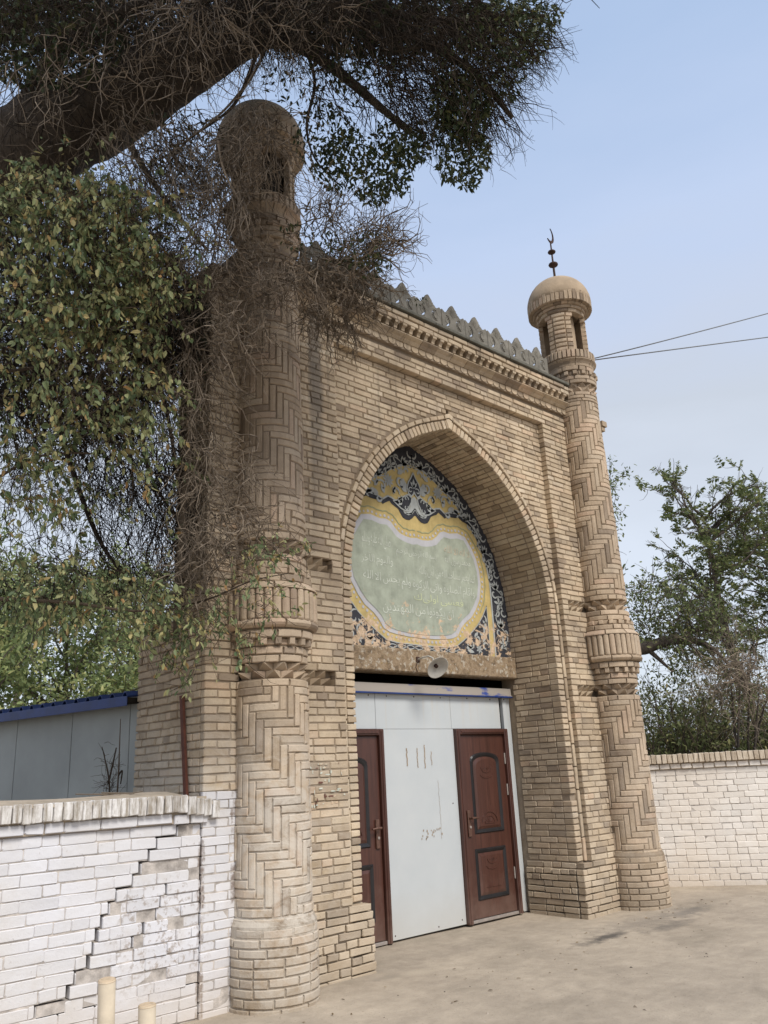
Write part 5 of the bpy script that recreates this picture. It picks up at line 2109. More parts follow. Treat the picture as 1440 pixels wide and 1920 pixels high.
# dry twigs lying on the coping
mb = MB()
for k in range(7):
    a, b2 = random.uniform(-1.35, -1.0), random.uniform(0.05, 0.2)
    mb.tube([(a, YW + b2, 1.492), (a + random.uniform(-0.25, 0.25), YW + b2 + random.uniform(-0.05, 0.05), 1.496 + random.uniform(0, 0.012))], 0.004, 4)
tag(mb.build('fallen_twigs', M_TWIGP), 'few dry twigs lying on top of the white wall left of the gate', 'twigs')

# ------------------------------------------------------------------ right whitewashed wall, turning forward from the gate
A_, B_ = Vector((6.02, 0.90, 0)), Vector((8.6, -3.09, 0))
DR = (B_ - A_).normalized()
LR = (B_ - A_).length
WR = thing('boundary_wall', 'warm white brick wall with upright coping bricks, right of the gate', 'wall', tuple((A_ + B_) / 2))
ny = Vector((0, 0, 1)).cross(DR)           # into the wall, away from the yard
ny = -ny if ny.x < 0 else ny
wr = Pieces('brick', M_WHITE_R, 'brickwork')
uxr = tuple(DR)
# bricks face the yard: ux must run so that ux x uy = z
uyr = tuple(ny)
uxr = tuple(Vector(uyr).cross(Vector((0, 0, 1))))
org = B_ if Vector(uxr).dot(DR) < 0 else A_
core = MB()
PR = 0.0742
MR = frame(org, uxr, uyr, (0, 0, 1))
for i in range(19):
    z = i * PR
    course(wr, org, uxr, uyr, 0, LR, z, h=PR - 0.0040, joint=0.0022, style='stretch' if i % 2 == 0 else 'head', lens=(0.246, 0.12), face_j=0.003, rough=0.004, D=0.055)
core.box(0, LR, 0.0045, 0.30, -0.05, 19 * PR, M=MR)
core.build('wall_core', M_WMORT, WR)
cr_ = Pieces('coping_course_brick', M_WHITE_R, 'coping_course')
course(cr_, org - ny * 0.035, uxr, uyr, 0, LR, 19 * PR + 0.006, h=0.060, joint=0.012, style='head', lens=(0.246, 0.125), D=0.12)
cr_.finish(WR)
csr = Pieces('coping_brick', M_COPE_R, 'coping')
u = 0.0
while u < LR - 0.03:
    wdt = random.uniform(0.054, 0.062)
    Lz = 0.112 + random.uniform(-0.004, 0.004)
    M = MR @ Matrix.Translation((u + wdt / 2, -0.075 + random.uniform(-0.006, 0.006), 19 * PR + 0.078 + Lz / 2)) @ Matrix.Rotation(random.uniform(-0.03, 0.03), 4, 'Y')
    csr.add(flat_brick(wdt, Lz, 0.25, random.randrange(6), 0.005), M)
    u += wdt + random.uniform(0.004, 0.010)
csr.finish(WR)
wr.finish(WR)
mb = MB()
mb.box(0, LR, -0.055, 0.32, 19 * PR + 0.085, 19 * PR + 0.182, M=MR)
mb.box(0, LR, -0.015, 0.30, 19 * PR, 19 * PR + 0.084, M=MR)
# return to the gate behind the tower
mb.build('coping_bed', M_CAPM, WR)
mb = MB()
mb.box(W + 0.57, 6.05, 0.90, 1.15, -0.05, 1.52)
mb.build('return_wall', M_WHITE_R, WR)

# ------------------------------------------------------------------ two cream pipes in front of the left wall
for (p0, p1, r_, lab) in (((-1.60, -0.70, -0.02), (-1.638, -0.752, 0.525), 0.047, 'taller cream painted pipe stub, nearer the white wall'),
                          ((-1.44, -0.86, -0.02), (-1.452, -0.870, 0.383), 0.048, 'shorter cream painted pipe stub at the bottom edge')):
    t = thing('pipe_post', lab, 'pipe', p0, 'cream pipe stubs before the left wall')
    p0, p1 = Vector(p0), Vector(p1)
    mb = MB()
    mb.tube([p0, p0.lerp(p1, 0.5), p1], r_, 20, False)
    mb.tube([p1 - (p1 - p0) * 0.1, p1], r_ - 0.004, 20, False)
    mb.build('pipe', M_PIPE, t, True)
    mb = MB()
    d = (p1 - p0).normalized()
    mb.tube([p1 - d * 0.006, p1 + d * 0.003], [r_ + 0.002, r_ - 0.004], 20, True)
    mb.build('rusty_rim', plain('rusty_cream', (0.52, 0.40, 0.27), 0.7, 0.3, 0.3, 30), t)

# ------------------------------------------------------------------ shed with blue roof behind the left wall
SH = thing('shed', 'grey sheet steel shed with blue ribbed roof behind the left wall', 'shed', (-0.9, 3.2, 0))
P0, dS = Vector((-0.50, 1.25, 0)), Vector((-0.213, 0.977, 0)).normalized()
nS = Vector((-dS.y, dS.x, 0))
nS = nS if nS.x < 0 else -nS               # towards the yard
MS = frame(P0, tuple(dS), tuple(-nS), (0, 0, 1))     # x along, y inwards


def sbox(mbx, s0, s1, y0, y1, z0, z1):
    mbx.bbox(s0, s1, y0, y1, z0, z1, 0.003, M=MS)


seams = [0.0, 0.13, 0.955, 1.84, 2.73, 3.62, 4.5]
for a, b2 in zip(seams[:-1], seams[1:]):
    mb = MB()
    sbox(mb, a + 0.004, b2 - 0.004, 0, 0.06, -0.05, 2.24)
    mb.build('wall_panel', M_SHED, SH)
mb = MB()
sbox(mb, 0.0, 4.5, 0.055, 0.075, -0.05, 2.23)
mb.build('panel_joint', M_DARK, SH)
mb = MB()
x = 0.01
prof2 = []
while x < 4.6:
    prof2 += [(x, 0), (x + 0.025, 0.040), (x + 0.05, 0.040), (x + 0.075, 0)]
    x += 0.172
V, n = [], len(prof2)
for y, zz in ((-0.13, 2.285), (2.2, 2.50)):
    V += [(px_, y, zz + q) for px_, q in prof2]
for y, zz in ((-0.13, 2.275), (2.2, 2.49)):
    V += [(px_, y, zz + q) for px_, q in prof2]
F = [[k, n + k, n + k + 1, k + 1] for k in range(n - 1)] + [[2 * n + k, k, k + 1, 2 * n + k + 1] for k in range(n - 1)] + [[2 * n + k, 2 * n + k + 1, 3 * n + k + 1, 3 * n + k] for k in range(n - 1)]
mb.add([MS @ Vector(v) for v in V], F)
mb.build('ribbed_roof', M_BLUE, SH)
mb = MB()
sbox(mb, 0.01, 4.6, -0.135, -0.128, 2.20, 2.284)
mb.build('fascia', M_BLUE, SH)
mb = MB()
sbox(mb, 0.01, 4.6, -0.127, 0.0, 2.225, 2.272)
mb.build('soffit', M_DARK, SH)


# ------------------------------------------------------------------ plants
def rnd(n):
    return RNG.standard_normal((n, 3))


def unit(v):
    return v / np.maximum(np.linalg.norm(v, axis=-1, keepdims=True), 1e-9)


def grow(P0, D0, steps, step, wander, pull, r0, r1=0.0008):
    """many wandering stems at once; returns segments (p, q, ra, rb) and all nodes"""
    P = np.array(P0, float)
    D = unit(np.array(D0, float))
    n = len(P)
    step = np.broadcast_to(np.asarray(step, float), (n,))[:, None]
    r0 = np.broadcast_to(np.asarray(r0, float), (n,))
    A, B_, RA, RB, DD = [], [], [], [], []
    for k in range(steps):
        D = unit(D + wander * rnd(n) + np.asarray(pull)[None])
        Q = P + D * step * (0.7 + 0.6 * RNG.random((n, 1)))
        A.append(P)
        B_.append(Q)
        DD.append(D)
        RA.append(r0 + (r1 - r0) * (k / steps))
        RB.append(r0 + (r1 - r0) * ((k + 1) / steps))
        P = Q
    return np.concatenate(A), np.concatenate(B_), np.concatenate(RA), np.concatenate(RB), np.concatenate(DD)


def side_shoots(seg, n, ang=0.9):
    """n starting spots spread over the given stems with directions turned away from them"""
    A, B_, RA, RB, DD = seg
    i = RNG.integers(0, len(A), n)
    t = RNG.random((n, 1))
    P = A[i] + (B_[i] - A[i]) * t
    D = unit(DD[i] + ang * rnd(n))
    return P, D, RB[i]


def cat(*segs):
    return tuple(np.concatenate([s[k] for s in segs]) for k in range(5))


def stems_mesh(name, seg, mat, sides=3, tone=None):
    A, B_, RA, RB, DD = seg
    n = len(A)
    d = unit(B_ - A)
    ref = np.where(np.abs(d[:, 2:3]) > 0.9, np.array([[1.0, 0, 0]]), np.array([[0, 0, 1.0]]))
    u = unit(np.cross(d, ref))
    w = np.cross(d, u)
    V = np.empty((n, 2 * sides, 3))
    for k in range(sides):
        a = 2 * math.pi * k / sides
        e = u * math.cos(a) + w * math.sin(a)
        V[:, k] = A + e * RA[:, None]
        V[:, sides + k] = B_ + e * RB[:, None]
    base = (np.arange(n) * 2 * sides)[:, None]
    F = np.concatenate([base + np.array([[k, (k + 1) % sides, sides + (k + 1) % sides, sides + k]]) for k in range(sides)])
    tn = RNG.random(n) if tone is None else tone
    return mesh_np(name, V.reshape(-1, 3), F, mat, np.tile(tn, sides))


LEAF_V = np.array([[0, 0, 0], [0.30, -0.24, 0.06], [0.68, -0.19, 0.04], [1, 0, -0.07], [0.68, 0.19, 0.04], [0.30, 0.24, 0.06]])
LEAF_F = [[0, 1, 2, 3], [0, 3, 4, 5]]


def leaf_frames(D, droop=0.5, spread=0.8):
    n = len(D)
    u = unit(D * 0.6 + spread * rnd(n) + np.array([[0, 0, -droop]]))
    nrm = unit(np.array([[0, 0, 1.0]]) + 0.75 * rnd(n))
    w = unit(nrm - u * np.sum(nrm * u, 1, keepdims=True))
    v = np.cross(w, u)
    return u, v, w


def leaves_mesh(name, P, fr, S, mat, width=1.0, tone=None):
    u, v, w = fr
    n = len(P)
    T = LEAF_V
    V = P[:, None] + S[:, None, None] * (T[None, :, 0, None] * u[:, None] + T[None, :, 1, None] * width * v[:, None] + T[None, :, 2, None] * w[:, None])
    base = (np.arange(n) * 6)[:, None]
    F = np.concatenate([base + np.array([f]) for f in LEAF_F])
    tn = RNG.random(n) if tone is None else tone
    return mesh_np(name, V.reshape(-1, 3), F, mat, np.tile(tn, 2))


def blob(px, py, rx, ry, depth, dd, n, edge=0.0):
    """spots spread through a rounded volume seen at px, py"""
    r = np.sqrt(RNG.random(n))
    a = RNG.random(n) * 2 * np.pi
    if edge:
        r = 1 - (1 - r) * (1 - edge)
    z = RNG.uniform(-1, 1, n) * np.sqrt(np.maximum(1 - r ** 2 * 0.7, 0.05))
    return at_v(px + rx * r * np.cos(a), py + ry * r * np.sin(a), depth + dd * z)


def imgdir(dx, dy, dz=0.0):
    """direction right / down in the picture, away from the viewer"""
    return RT * dx - UP * dy + FW * dz


def limb(name, pts, rads, mat, parent=None, n=12, knots=0.0):
    P = [Vector(p_) for p_ in pts]
    fine, fr_ = [], []
    for i in range(len(P) - 1):
        p0, p1, p2, p3 = P[max(i - 1, 0)], P[i], P[i + 1], P[min(i + 2, len(P) - 1)]
        for k in range(6):
            t = k / 6
            fine.append(0.5 * ((2 * p1) + (p2 - p0) * t + (2 * p0 - 5 * p1 + 4 * p2 - p3) * t * t + (3 * p1 - p0 - 3 * p2 + p3) * t ** 3))
            fr_.append(rads[i] + (rads[i + 1] - rads[i]) * t)
    fine.append(P[-1])
    fr_.append(rads[-1])
    mb = MB()
    mb.tube(fine, fr_, n)
    if knots:
        V = []
        for q, v in enumerate(mb.V):
            c = fine[min(q // n, len(fine) - 1)]
            d_ = Vector(v) - c
            s_ = 1 + knots * (math.sin((q % n) * 2 * math.pi / n * 3 + (q // n) * 0.35) * 0.5 + random.uniform(-0.5, 0.5))
            V.append(tuple(c + d_ * s_))
        mb.V = V
    return mb.build(name, mat, parent, True)

# ------------------------------------------------------------------ the leaning old tree over the left tower
TREE = thing('old_tree', 'huge leaning old tree hanging dark twigs over the left minaret', 'tree', (-4.7, 2.4, 0))
limb('trunk', [(-4.9, 2.5, -0.1), (-4.7, 2.35, 1.6), (-4.2, 2.15, 3.4), (-3.55, 1.95, 5.0), tuple(at(-250, 430, 7.4)), tuple(at(-60, 345, 7.4)), tuple(at(90, 262, 7.3)), tuple(at(215, 195, 7.2)), tuple(at(335, 118, 7.0)),
              tuple(at(480, 45, 6.9)), tuple(at(640, -30, 6.8)), tuple(at(800, -130, 6.7))],
     [0.55, 0.50, 0.46, 0.42, 0.40, 0.39, 0.37, 0.33, 0.28, 0.22, 0.17, 0.10], M_BARK, TREE, 16, 0.10)
for pts, r0 in (([(470, 40, 6.9), (600, 110, 6.6), (700, 190, 6.4), (770, 250, 6.3)], 0.06), ([(600, -10, 6.8), (760, 60, 6.5), (880, 130, 6.4), (960, 220, 6.3)], 0.06),
                ([(560, 60, 6.7), (590, 150, 6.5), (575, 235, 6.4), (592, 300, 6.4), (640, 350, 6.4)], 0.016), ([(210, 200, 7.2), (260, 300, 6.7), (330, 400, 6.5), (390, 470, 6.4)], 0.035),
                ([(505, 40, 6.85), (478, 110, 6.7), (450, 178, 6.6), (420, 215, 6.5), (350, 265, 6.5), (300, 330, 6.5)], 0.020), ([(90, 262, 7.3), (160, 420, 7.0), (250, 600, 6.9), (310, 760, 6.9), (340, 960, 6.8)], 0.035),
                ([(-60, 345, 7.4), (40, 560, 7.2), (110, 800, 7.2), (180, 1000, 7.1), (250, 1100, 7.0)], 0.04), ([(700, 20, 6.7), (840, 40, 6.4), (950, 30, 6.3), (1030, 30, 6.2)], 0.04),
                ([(-40, 350, 7.4), (120, 90, 7.0), (240, 20, 6.8), (380, -60, 6.6)], 0.10), ([(300, 620, 6.8), (270, 850, 6.8), (350, 1000, 6.6), (400, 1070, 6.4)], 0.018)):
    limb('branch', [tuple(at(*p_)) for p_ in pts], list(np.linspace(r0, r0 * 0.3, len(pts))), M_BARK, TREE, 8)

# dark living twigs: px, py, rx, ry, depth, spread, stems, direction in the picture, wander, droop, step
DARKT = [
    (330, 0, 430, 65, 6.7, 1.0, 1500, (0.5, 0.5), 0.40, 0.10, 0.085),
    (110, 80, 160, 90, 6.8, 0.9, 420, (-0.2, 0.6), 0.40, 0.10, 0.085),
    (660, 20, 250, 62, 6.5, 0.9, 850, (0.6, 0.7), 0.36, 0.10, 0.085),
    (830, 80, 160, 85, 6.4, 0.7, 620, (0.75, 0.6), 0.30, 0.10, 0.085),
    (930, 50, 95, 55, 6.3, 0.6, 200, (0.7, 0.5), 0.34, 0.10, 0.075),
    (840, 180, 120, 70, 6.4, 0.6, 330, (0.50, 0.85), 0.28, 0.12, 0.085),
    (680, 160, 110, 50, 6.5, 0.7, 100, (0.55, 0.8), 0.30, 0.08, 0.085),
    (480, 100, 150, 30, 6.6, 0.7, 50, (0.3, 0.8), 0.35, 0.08, 0.08),
    (340, 270, 80, 90, 6.8, 0.6, 150, (0.3, 0.9), 0.35, 0.10, 0.08),
    (90, 230, 100, 50, 6.9, 0.4, 60, (0.3, 0.9), 0.35, 0.12, 0.08),
    (320, 600, 60, 110, 6.9, 0.5, 420, (0.2, 0.9), 0.40, 0.10, 0.075),
    (150, 580, 220, 250, 7.2, 0.5, 2300, (0.2, 0.9), 0.40, 0.10, 0.085),
    (240, 820, 110, 110, 7.0, 0.5, 420, (0.25, 0.95), 0.30, 0.10, 0.085),
    (250, 950, 90, 120, 7.0, 0.5, 330, (0.3, 0.95), 0.28, 0.08, 0.085),
    (110, 960, 110, 120, 7.1, 0.5, 160, (0.15, 0.95), 0.30, 0.08, 0.085),
    (330, 960, 40, 130, 6.7, 0.3, 240, (0.1, 1), 0.3, 0.1, 0.075),
    (150, 1100, 220, 45, 6.9, 0.4, 260, (0.4, 0.5), 0.40, 0.06, 0.075),
    (20, 700, 70, 200, 7.2, 0.4, 300, (0.1, 0.9), 0.4, 0.1, 0.085),
]
segs = []
for px, py, rx, ry, d, dd, n, (dx, dy), wd, pl, st in DARKT:
    P = blob(px, py, rx, ry, d, dd, n)
    D = imgdir(dx, dy)[None] + 0.45 * rnd(n)
    s1 = grow(P, D, 5, st, wd, (0, 0, -pl), RNG.uniform(0.0025, 0.0055, n), 0.0012)
    P2, D2, _ = side_shoots(s1, int(n * 1.6), 0.8)
    s2 = grow(P2, D2, 3, st * 0.6, wd, (0, 0, -pl), 0.0020, 0.0008)
    segs += [s1, s2]
o = obj('twigs', stems_mesh('twigs', cat(*segs), M_TWIGD), TREE)
o['kind'] = 'stuff'

# leaves of the tree
DARKL = [
    (300, 20, 440, 80, 7.6, 0.9, 4600, 0.085), (680, 30, 260, 75, 7.0, 0.8, 2400, 0.075), (90, 70, 150, 95, 6.8, 0.8, 1500, 0.075), (690, 110, 110, 60, 6.6, 0.5, 500, 0.055),
    (872, 225, 46, 46, 6.2, 0.25, 460, 0.052), (893, 285, 30, 40, 6.2, 0.2, 320, 0.05), (848, 308, 28, 36, 6.2, 0.2, 220, 0.05), (878, 340, 20, 16, 6.2, 0.15, 80, 0.046), (830, 255, 24, 40, 6.3, 0.2, 140, 0.048), (862, 190, 60, 60, 6.2, 0.3, 800, 0.050), (655, 285, 46, 42, 6.3, 0.3, 360, 0.05), (722, 312, 50, 46, 6.3, 0.3, 430, 0.052), (765, 275, 38, 40, 6.3, 0.3, 240, 0.05), (700, 362, 34, 22, 6.3, 0.2, 190, 0.048), (638, 340, 32, 24, 6.3, 0.2, 130, 0.048), (745, 345, 24, 20, 6.3, 0.2, 80, 0.046), (600, 300, 22, 40, 6.4, 0.2, 70, 0.046), (610, 260, 60, 70, 6.5, 0.4, 420, 0.05),
    (760, 260, 60, 50, 6.4, 0.3, 320, 0.05), (590, 160, 100, 60, 6.6, 0.6, 200, 0.05), (950, 60, 90, 65, 6.2, 0.5, 900, 0.048), (1000, 30, 55, 40, 6.2, 0.4, 300, 0.045), (900, 130, 90, 70, 6.3, 0.4, 700, 0.050), (330, 260, 100, 60, 6.9, 0.5, 170, 0.055), (60, 230, 60, 30, 7.6, 0.2, 60, 0.06),
    (660, 460, 60, 40, 6.3, 0.3, 160, 0.045), (690, 495, 45, 25, 6.4, 0.3, 120, 0.045), (560, 440, 40, 30, 6.3, 0.2, 50, 0.045), (330, 640, 60, 140, 7.3, 0.3, 700, 0.07), (290, 600, 90, 130, 7.4, 0.3, 700, 0.07), (340, 350, 60, 80, 6.7, 0.4, 220, 0.05),
    (130, 570, 220, 230, 7.7, 0.4, 4600, 0.085), (110, 770, 170, 110, 7.5, 0.4, 1000, 0.075), (790, 563, 14, 8, 7.3, 0.1, 16, 0.035),
]
PP, SS = [], []
for px, py, rx, ry, d, dd, n, s in DARKL:
    PP.append(blob(px, py, rx, ry, d, dd, n))
    SS.append(s * RNG.uniform(0.65, 1.2, n))
PP, SS = np.concatenate(PP), np.concatenate(SS)
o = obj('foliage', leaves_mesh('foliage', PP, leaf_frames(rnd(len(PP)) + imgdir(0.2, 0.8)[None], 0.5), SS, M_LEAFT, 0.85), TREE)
o['kind'] = 'stuff'
# unseen leaf masses above the picture, added to shade the left tower
P = np.concatenate([np.array([[0.4, -0.2, 11.6]]) + unit(rnd(5000)) * (RNG.random((5000, 1)) ** 0.4) * np.array([[3.4, 3.2, 1.7]]),
                    np.array([[-0.5, -2.9, 11.2]]) + unit(rnd(9000)) * (RNG.random((9000, 1)) ** 0.4) * np.array([[2.7, 2.4, 1.4]]),
                    np.array([[-1.75, -4.2, 9.3]]) + unit(rnd(7000)) * (RNG.random((7000, 1)) ** 0.4) * np.array([[1.35, 1.6, 0.9]])])
keep = []
d = P - CAM[None]
zz = d @ FW
py_ = 960 - FPX * (d @ UP) / zz
P = P[(py_ < -15) | (zz < 0.5)]
o = obj('crown', leaves_mesh('crown', P, leaf_frames(rnd(len(P)), 0.4), RNG.uniform(0.14, 0.26, len(P)), M_LEAFT, 1.0), TREE)  # leaves of the added crown that keeps light off the tower
o['kind'] = 'stuff'
P = P[::25]
o = obj('shade_crown_twigs', stems_mesh('shade_crown_twigs', grow(P, rnd(len(P)), 6, 0.2, 0.3, (0, 0, -0.05), 0.012, 0.004), M_TWIGD), TREE)
o['kind'] = 'stuff'

# ------------------------------------------------------------------ dead climber draped over the left tower
DV = thing('dead_vine', 'dead pale brown climber draped over the left minaret and cornice', 'dead vine', (-0.6, 0.4, 0))
PALE = [
    # px, py, rx, ry, depth, spread, stems, direction, wander, droop, step
    (488, 215, 45, 25, 6.15, 0.2, 85, (0.0, 0.9), 0.42, 0.12, 0.070),
    (455, 250, 40, 30, 6.05, 0.15, 60, (-0.3, 0.9), 0.42, 0.12, 0.065),
    (515, 280, 30, 40, 6.10, 0.15, 55, (0.15, 1.0), 0.36, 0.12, 0.065),
    (420, 290, 30, 40, 6.2, 0.2, 55, (0.05, 1.0), 0.35, 0.12, 0.07),
    (425, 360, 40, 50, 6.1, 0.2, 130, (0.1, 1.0), 0.30, 0.12, 0.07),
    (270, 250, 100, 60, 6.5, 0.4, 150, (0.35, 1.0), 0.35, 0.14, 0.085),
    (300, 330, 100, 60, 6.4, 0.4, 150, (0.35, 1.0), 0.35, 0.14, 0.08),
    (200, 120, 200, 80, 6.2, 0.5, 120, (0.2, 0.9), 0.40, 0.10, 0.085),
    (430, 10, 260, 55, 6.1, 0.5, 300, (0.3, 0.8), 0.42, 0.10, 0.085),
    (390, 470, 60, 60, 6.2, 0.3, 150, (0.2, 0.9), 0.42, 0.10, 0.07),
    (500, 510, 110, 35, 6.2, 0.25, 150, (0.2, 0.5), 0.50, 0.06, 0.06),
    (610, 500, 80, 30, 6.4, 0.25, 190, (0.4, 0.5), 0.50, 0.06, 0.06),
    (650, 545, 70, 35, 6.7, 0.2, 130, (0.5, 0.4), 0.50, 0.05, 0.055),
    (620, 590, 60, 40, 6.75, 0.15, 120, (0.2, 0.7), 0.45, 0.06, 0.055),
    (660, 480, 50, 30, 6.4, 0.3, 130, (0.8, -0.5), 0.40, -0.03, 0.07),
    (705, 450, 40, 40, 6.4, 0.3, 90, (0.8, -0.4), 0.40, 0.0, 0.06),
    (600, 420, 40, 40, 6.4, 0.3, 70, (0.5, -0.7), 0.40, 0.0, 0.06),
    (440, 600, 70, 60, 6.1, 0.3, 90, (0.1, 0.8), 0.45, 0.10, 0.065),
    (375, 660, 40, 70, 6.2, 0.2, 75, (0.15, 1.0), 0.30, 0.10, 0.08),
    (375, 800, 42, 110, 6.15, 0.2, 95, (0.15, 1.0), 0.34, 0.08, 0.075),
    (385, 960, 48, 90, 6.1, 0.2, 110, (0.15, 0.9), 0.42, 0.08, 0.065),
    (365, 1060, 40, 70, 6.1, 0.2, 80, (0.1, 0.9), 0.42, 0.08, 0.065),
    (440, 870, 50, 80, 6.0, 0.15, 60, (0.2, 0.9), 0.42, 0.08, 0.065),
    (430, 990, 60, 50, 6.0, 0.2, 80, (0.4, 0.6), 0.45, 0.05, 0.06),
    (200, 620, 150, 150, 6.4, 0.4, 260, (0.3, 0.9), 0.40, 0.10, 0.075),
]
segs = []
for px, py, rx, ry, d, dd, n, (dx, dy), wd, pl, st in PALE:
    P = blob(px, py, rx, ry, d, dd, n)
    D = imgdir(dx, dy)[None] + 0.5 * rnd(n)
    n = int(n * 0.72)
    P, D = P[:n], D[:n]
    s1 = grow(P, D, 7, st, wd, (0, 0, -pl), RNG.uniform(0.0028, 0.0068, n), 0.0015)
    P2, D2, _ = side_shoots(s1, int(n * 2.0), 0.8)
    s2 = grow(P2, D2, 4, st * 0.6, wd, (0, 0, -pl), 0.0024, 0.0010)
    segs += [s1, s2]
o = obj('dead_twigs', stems_mesh('dead_twigs', cat(*segs), M_TWIGP), DV)
o['kind'] = 'stuff'
for pts, r0 in (([(330, 1200, 6.5), (340, 1000, 6.4), (355, 800, 6.35), (350, 640, 6.3), (330, 560, 6.4)], 0.028), ([(190, 258, 6.5), (225, 285, 6.4), (282, 310, 6.35)], 0.010),
                ([(525, 30, 6.8), (480, 130, 6.6), (440, 185, 6.5), (400, 225, 6.4), (340, 270, 6.4)], 0.014), ([(408, 260, 6.1), (420, 320, 6.05), (455, 390, 6.05), (468, 440, 6.05)], 0.010),
                ([(345, 660, 6.3), (365, 690, 6.2), (368, 740, 6.15), (350, 800, 6.15)], 0.009)):
    limb('dead_stem', [tuple(at(*p_)) for p_ in pts], list(np.linspace(r0, r0 * 0.4, len(pts))), M_TWIGP, DV, 6)

# ------------------------------------------------------------------ leafy climber at the left
LV = thing('leafy_vine', 'leafy green and yellowing vine hanging over the white wall at the left', 'vine', (-2.2, 0.2, 0))
VL = [
    (100, 480, 190, 170, 5.9, 0.55, 3000, 0.072), (210, 420, 110, 90, 6.0, 0.4, 900, 0.066), (230, 560, 100, 90, 5.9, 0.4, 1200, 0.068), (60, 380, 110, 80, 5.8, 0.4, 620, 0.070), (120, 650, 160, 110, 5.9, 0.5, 900, 0.072),
    (120, 780, 170, 90, 6.0, 0.5, 900, 0.072), (250, 740, 70, 80, 6.0, 0.4, 330, 0.068), (40, 900, 70, 60, 6.0, 0.4, 240, 0.072), (160, 880, 110, 60, 6.1, 0.4, 260, 0.07), (70, 980, 70, 50, 6.1, 0.3, 70, 0.07),
    (150, 1100, 170, 55, 6.0, 0.4, 560, 0.070), (60, 1080, 90, 60, 6.0, 0.3, 260, 0.072), (300, 1150, 90, 50, 5.9, 0.3, 420, 0.066), (250, 1180, 140, 30, 5.9, 0.3, 110, 0.068), (100, 1180, 120, 30, 5.9, 0.3, 60, 0.07),
    (390, 1150, 60, 60, 5.85, 0.2, 150, 0.060), (480, 1050, 55, 40, 5.75, 0.2, 170, 0.052), (500, 1110, 50, 50, 5.75, 0.2, 130, 0.054), (460, 1180, 45, 35, 5.75, 0.2, 70, 0.054), (340, 1240, 60, 20, 5.9, 0.2, 50, 0.062),
    (340, 500, 25, 25, 5.9, 0.2, 60, 0.055), (365, 470, 16, 14, 5.9, 0.1, 26, 0.055), (290, 900, 60, 90, 6.1, 0.3, 90, 0.066),
]
PP, SS, TT, DDV, SEGV = [], [], [], [], []
for px, py, rx, ry, d, dd, n, s in VL:
    ns_ = max(3, n // 11)
    P0 = blob(px, py - ry * 0.15, rx, ry, d, dd, ns_)
    D0 = imgdir(0.45, 0.25)[None] + 0.75 * rnd(ns_)
    sg = grow(P0, D0, 6, 0.055 * RNG.uniform(0.6, 1.4, ns_), 0.22, (0, 0, -0.16), 0.0026, 0.0008)
    SEGV.append(sg)
    nn = int(n * 1.3)
    i_ = RNG.integers(0, len(sg[0]), nn)
    P = sg[0][i_] + (sg[1][i_] - sg[0][i_]) * RNG.random((nn, 1))
    DDV.append(unit(sg[4][i_] + 0.9 * rnd(nn)))
    PP.append(P + 0.012 * rnd(nn))
    SS.append(s * 0.80 * RNG.uniform(0.45, 1.3, nn))
    low = np.clip((py - 800) / 500, 0, 0.35)
    spray = RNG.uniform(-0.16, 0.16, ns_)                  # whole sprays differ in tone
    TT.append(np.clip(RNG.beta(2.0, 2.8, nn) + spray[i_ % ns_] + low * RNG.random(nn) * 0.7, 0, 0.999))
PP, SS, TT, DDV = np.concatenate(PP), np.concatenate(SS), np.concatenate(TT), np.concatenate(DDV)
u_, v_, w_ = leaf_frames(DDV, 0.55, 0.25)
dep = (PP - CAM[None]) @ FW
qx, qy = 720 + FPX * ((PP - CAM[None]) @ RT) / dep, 960 - FPX * ((PP - CAM[None]) @ UP) / dep
inside = (qx > 0) & (qx < 1440) & (qy > 0) & (qy < 1920)
big = np.argsort(-(SS / dep) * inside)[:300]
mask = np.ones(len(PP), bool)
mask[big] = False
leaf_me = [mesh_np('leaf', LEAF_V * np.array([1, 0.9 + 0.2 * q, 1 + q]), [f for f in LEAF_F], M_LEAFV) for q in range(3)]
for i in big:
    M = frame(PP[i], u_[i] * SS[i], v_[i] * SS[i], w_[i] * SS[i])
    obj('leaf', leaf_me[i % 3], LV, M)
o = obj('foliage', leaves_mesh('foliage', PP[mask], (u_[mask], v_[mask], w_[mask]), SS[mask], M_LEAFV, 0.95, TT[mask]), LV)
o['kind'] = 'stuff'
idx = RNG.integers(0, len(PP), 1500)
s1 = cat(grow(PP[idx], imgdir(0.2, -0.2)[None] + 0.8 * rnd(1500), 5, 0.06, 0.4, (0, 0, 0.03), 0.0028, 0.0012), *SEGV)
o = obj('stems', stems_mesh('stems', s1, M_TWIGB), LV)
o['kind'] = 'stuff'
for pts, r0 in (([(-60, 1120, 6.1), (130, 1130, 6.1), (240, 1145, 6.1), (325, 1142, 6.3)], 0.018), ([(-80, 700, 6.2), (60, 690, 6.1), (200, 640, 6.0), (320, 560, 5.9)], 0.016), ([(-80, 950, 6.2), (60, 860, 6.1), (180, 850, 6.1)], 0.014),
                ([(325, 1142, 6.2), (400, 1120, 5.95), (470, 1090, 5.8), (540, 1075, 5.75)], 0.008)):
    limb('vine_stem', [tuple(at(*p_)) for p_ in pts], list(np.linspace(r0, r0 * 0.4, len(pts))), M_TWIGB, LV, 6)


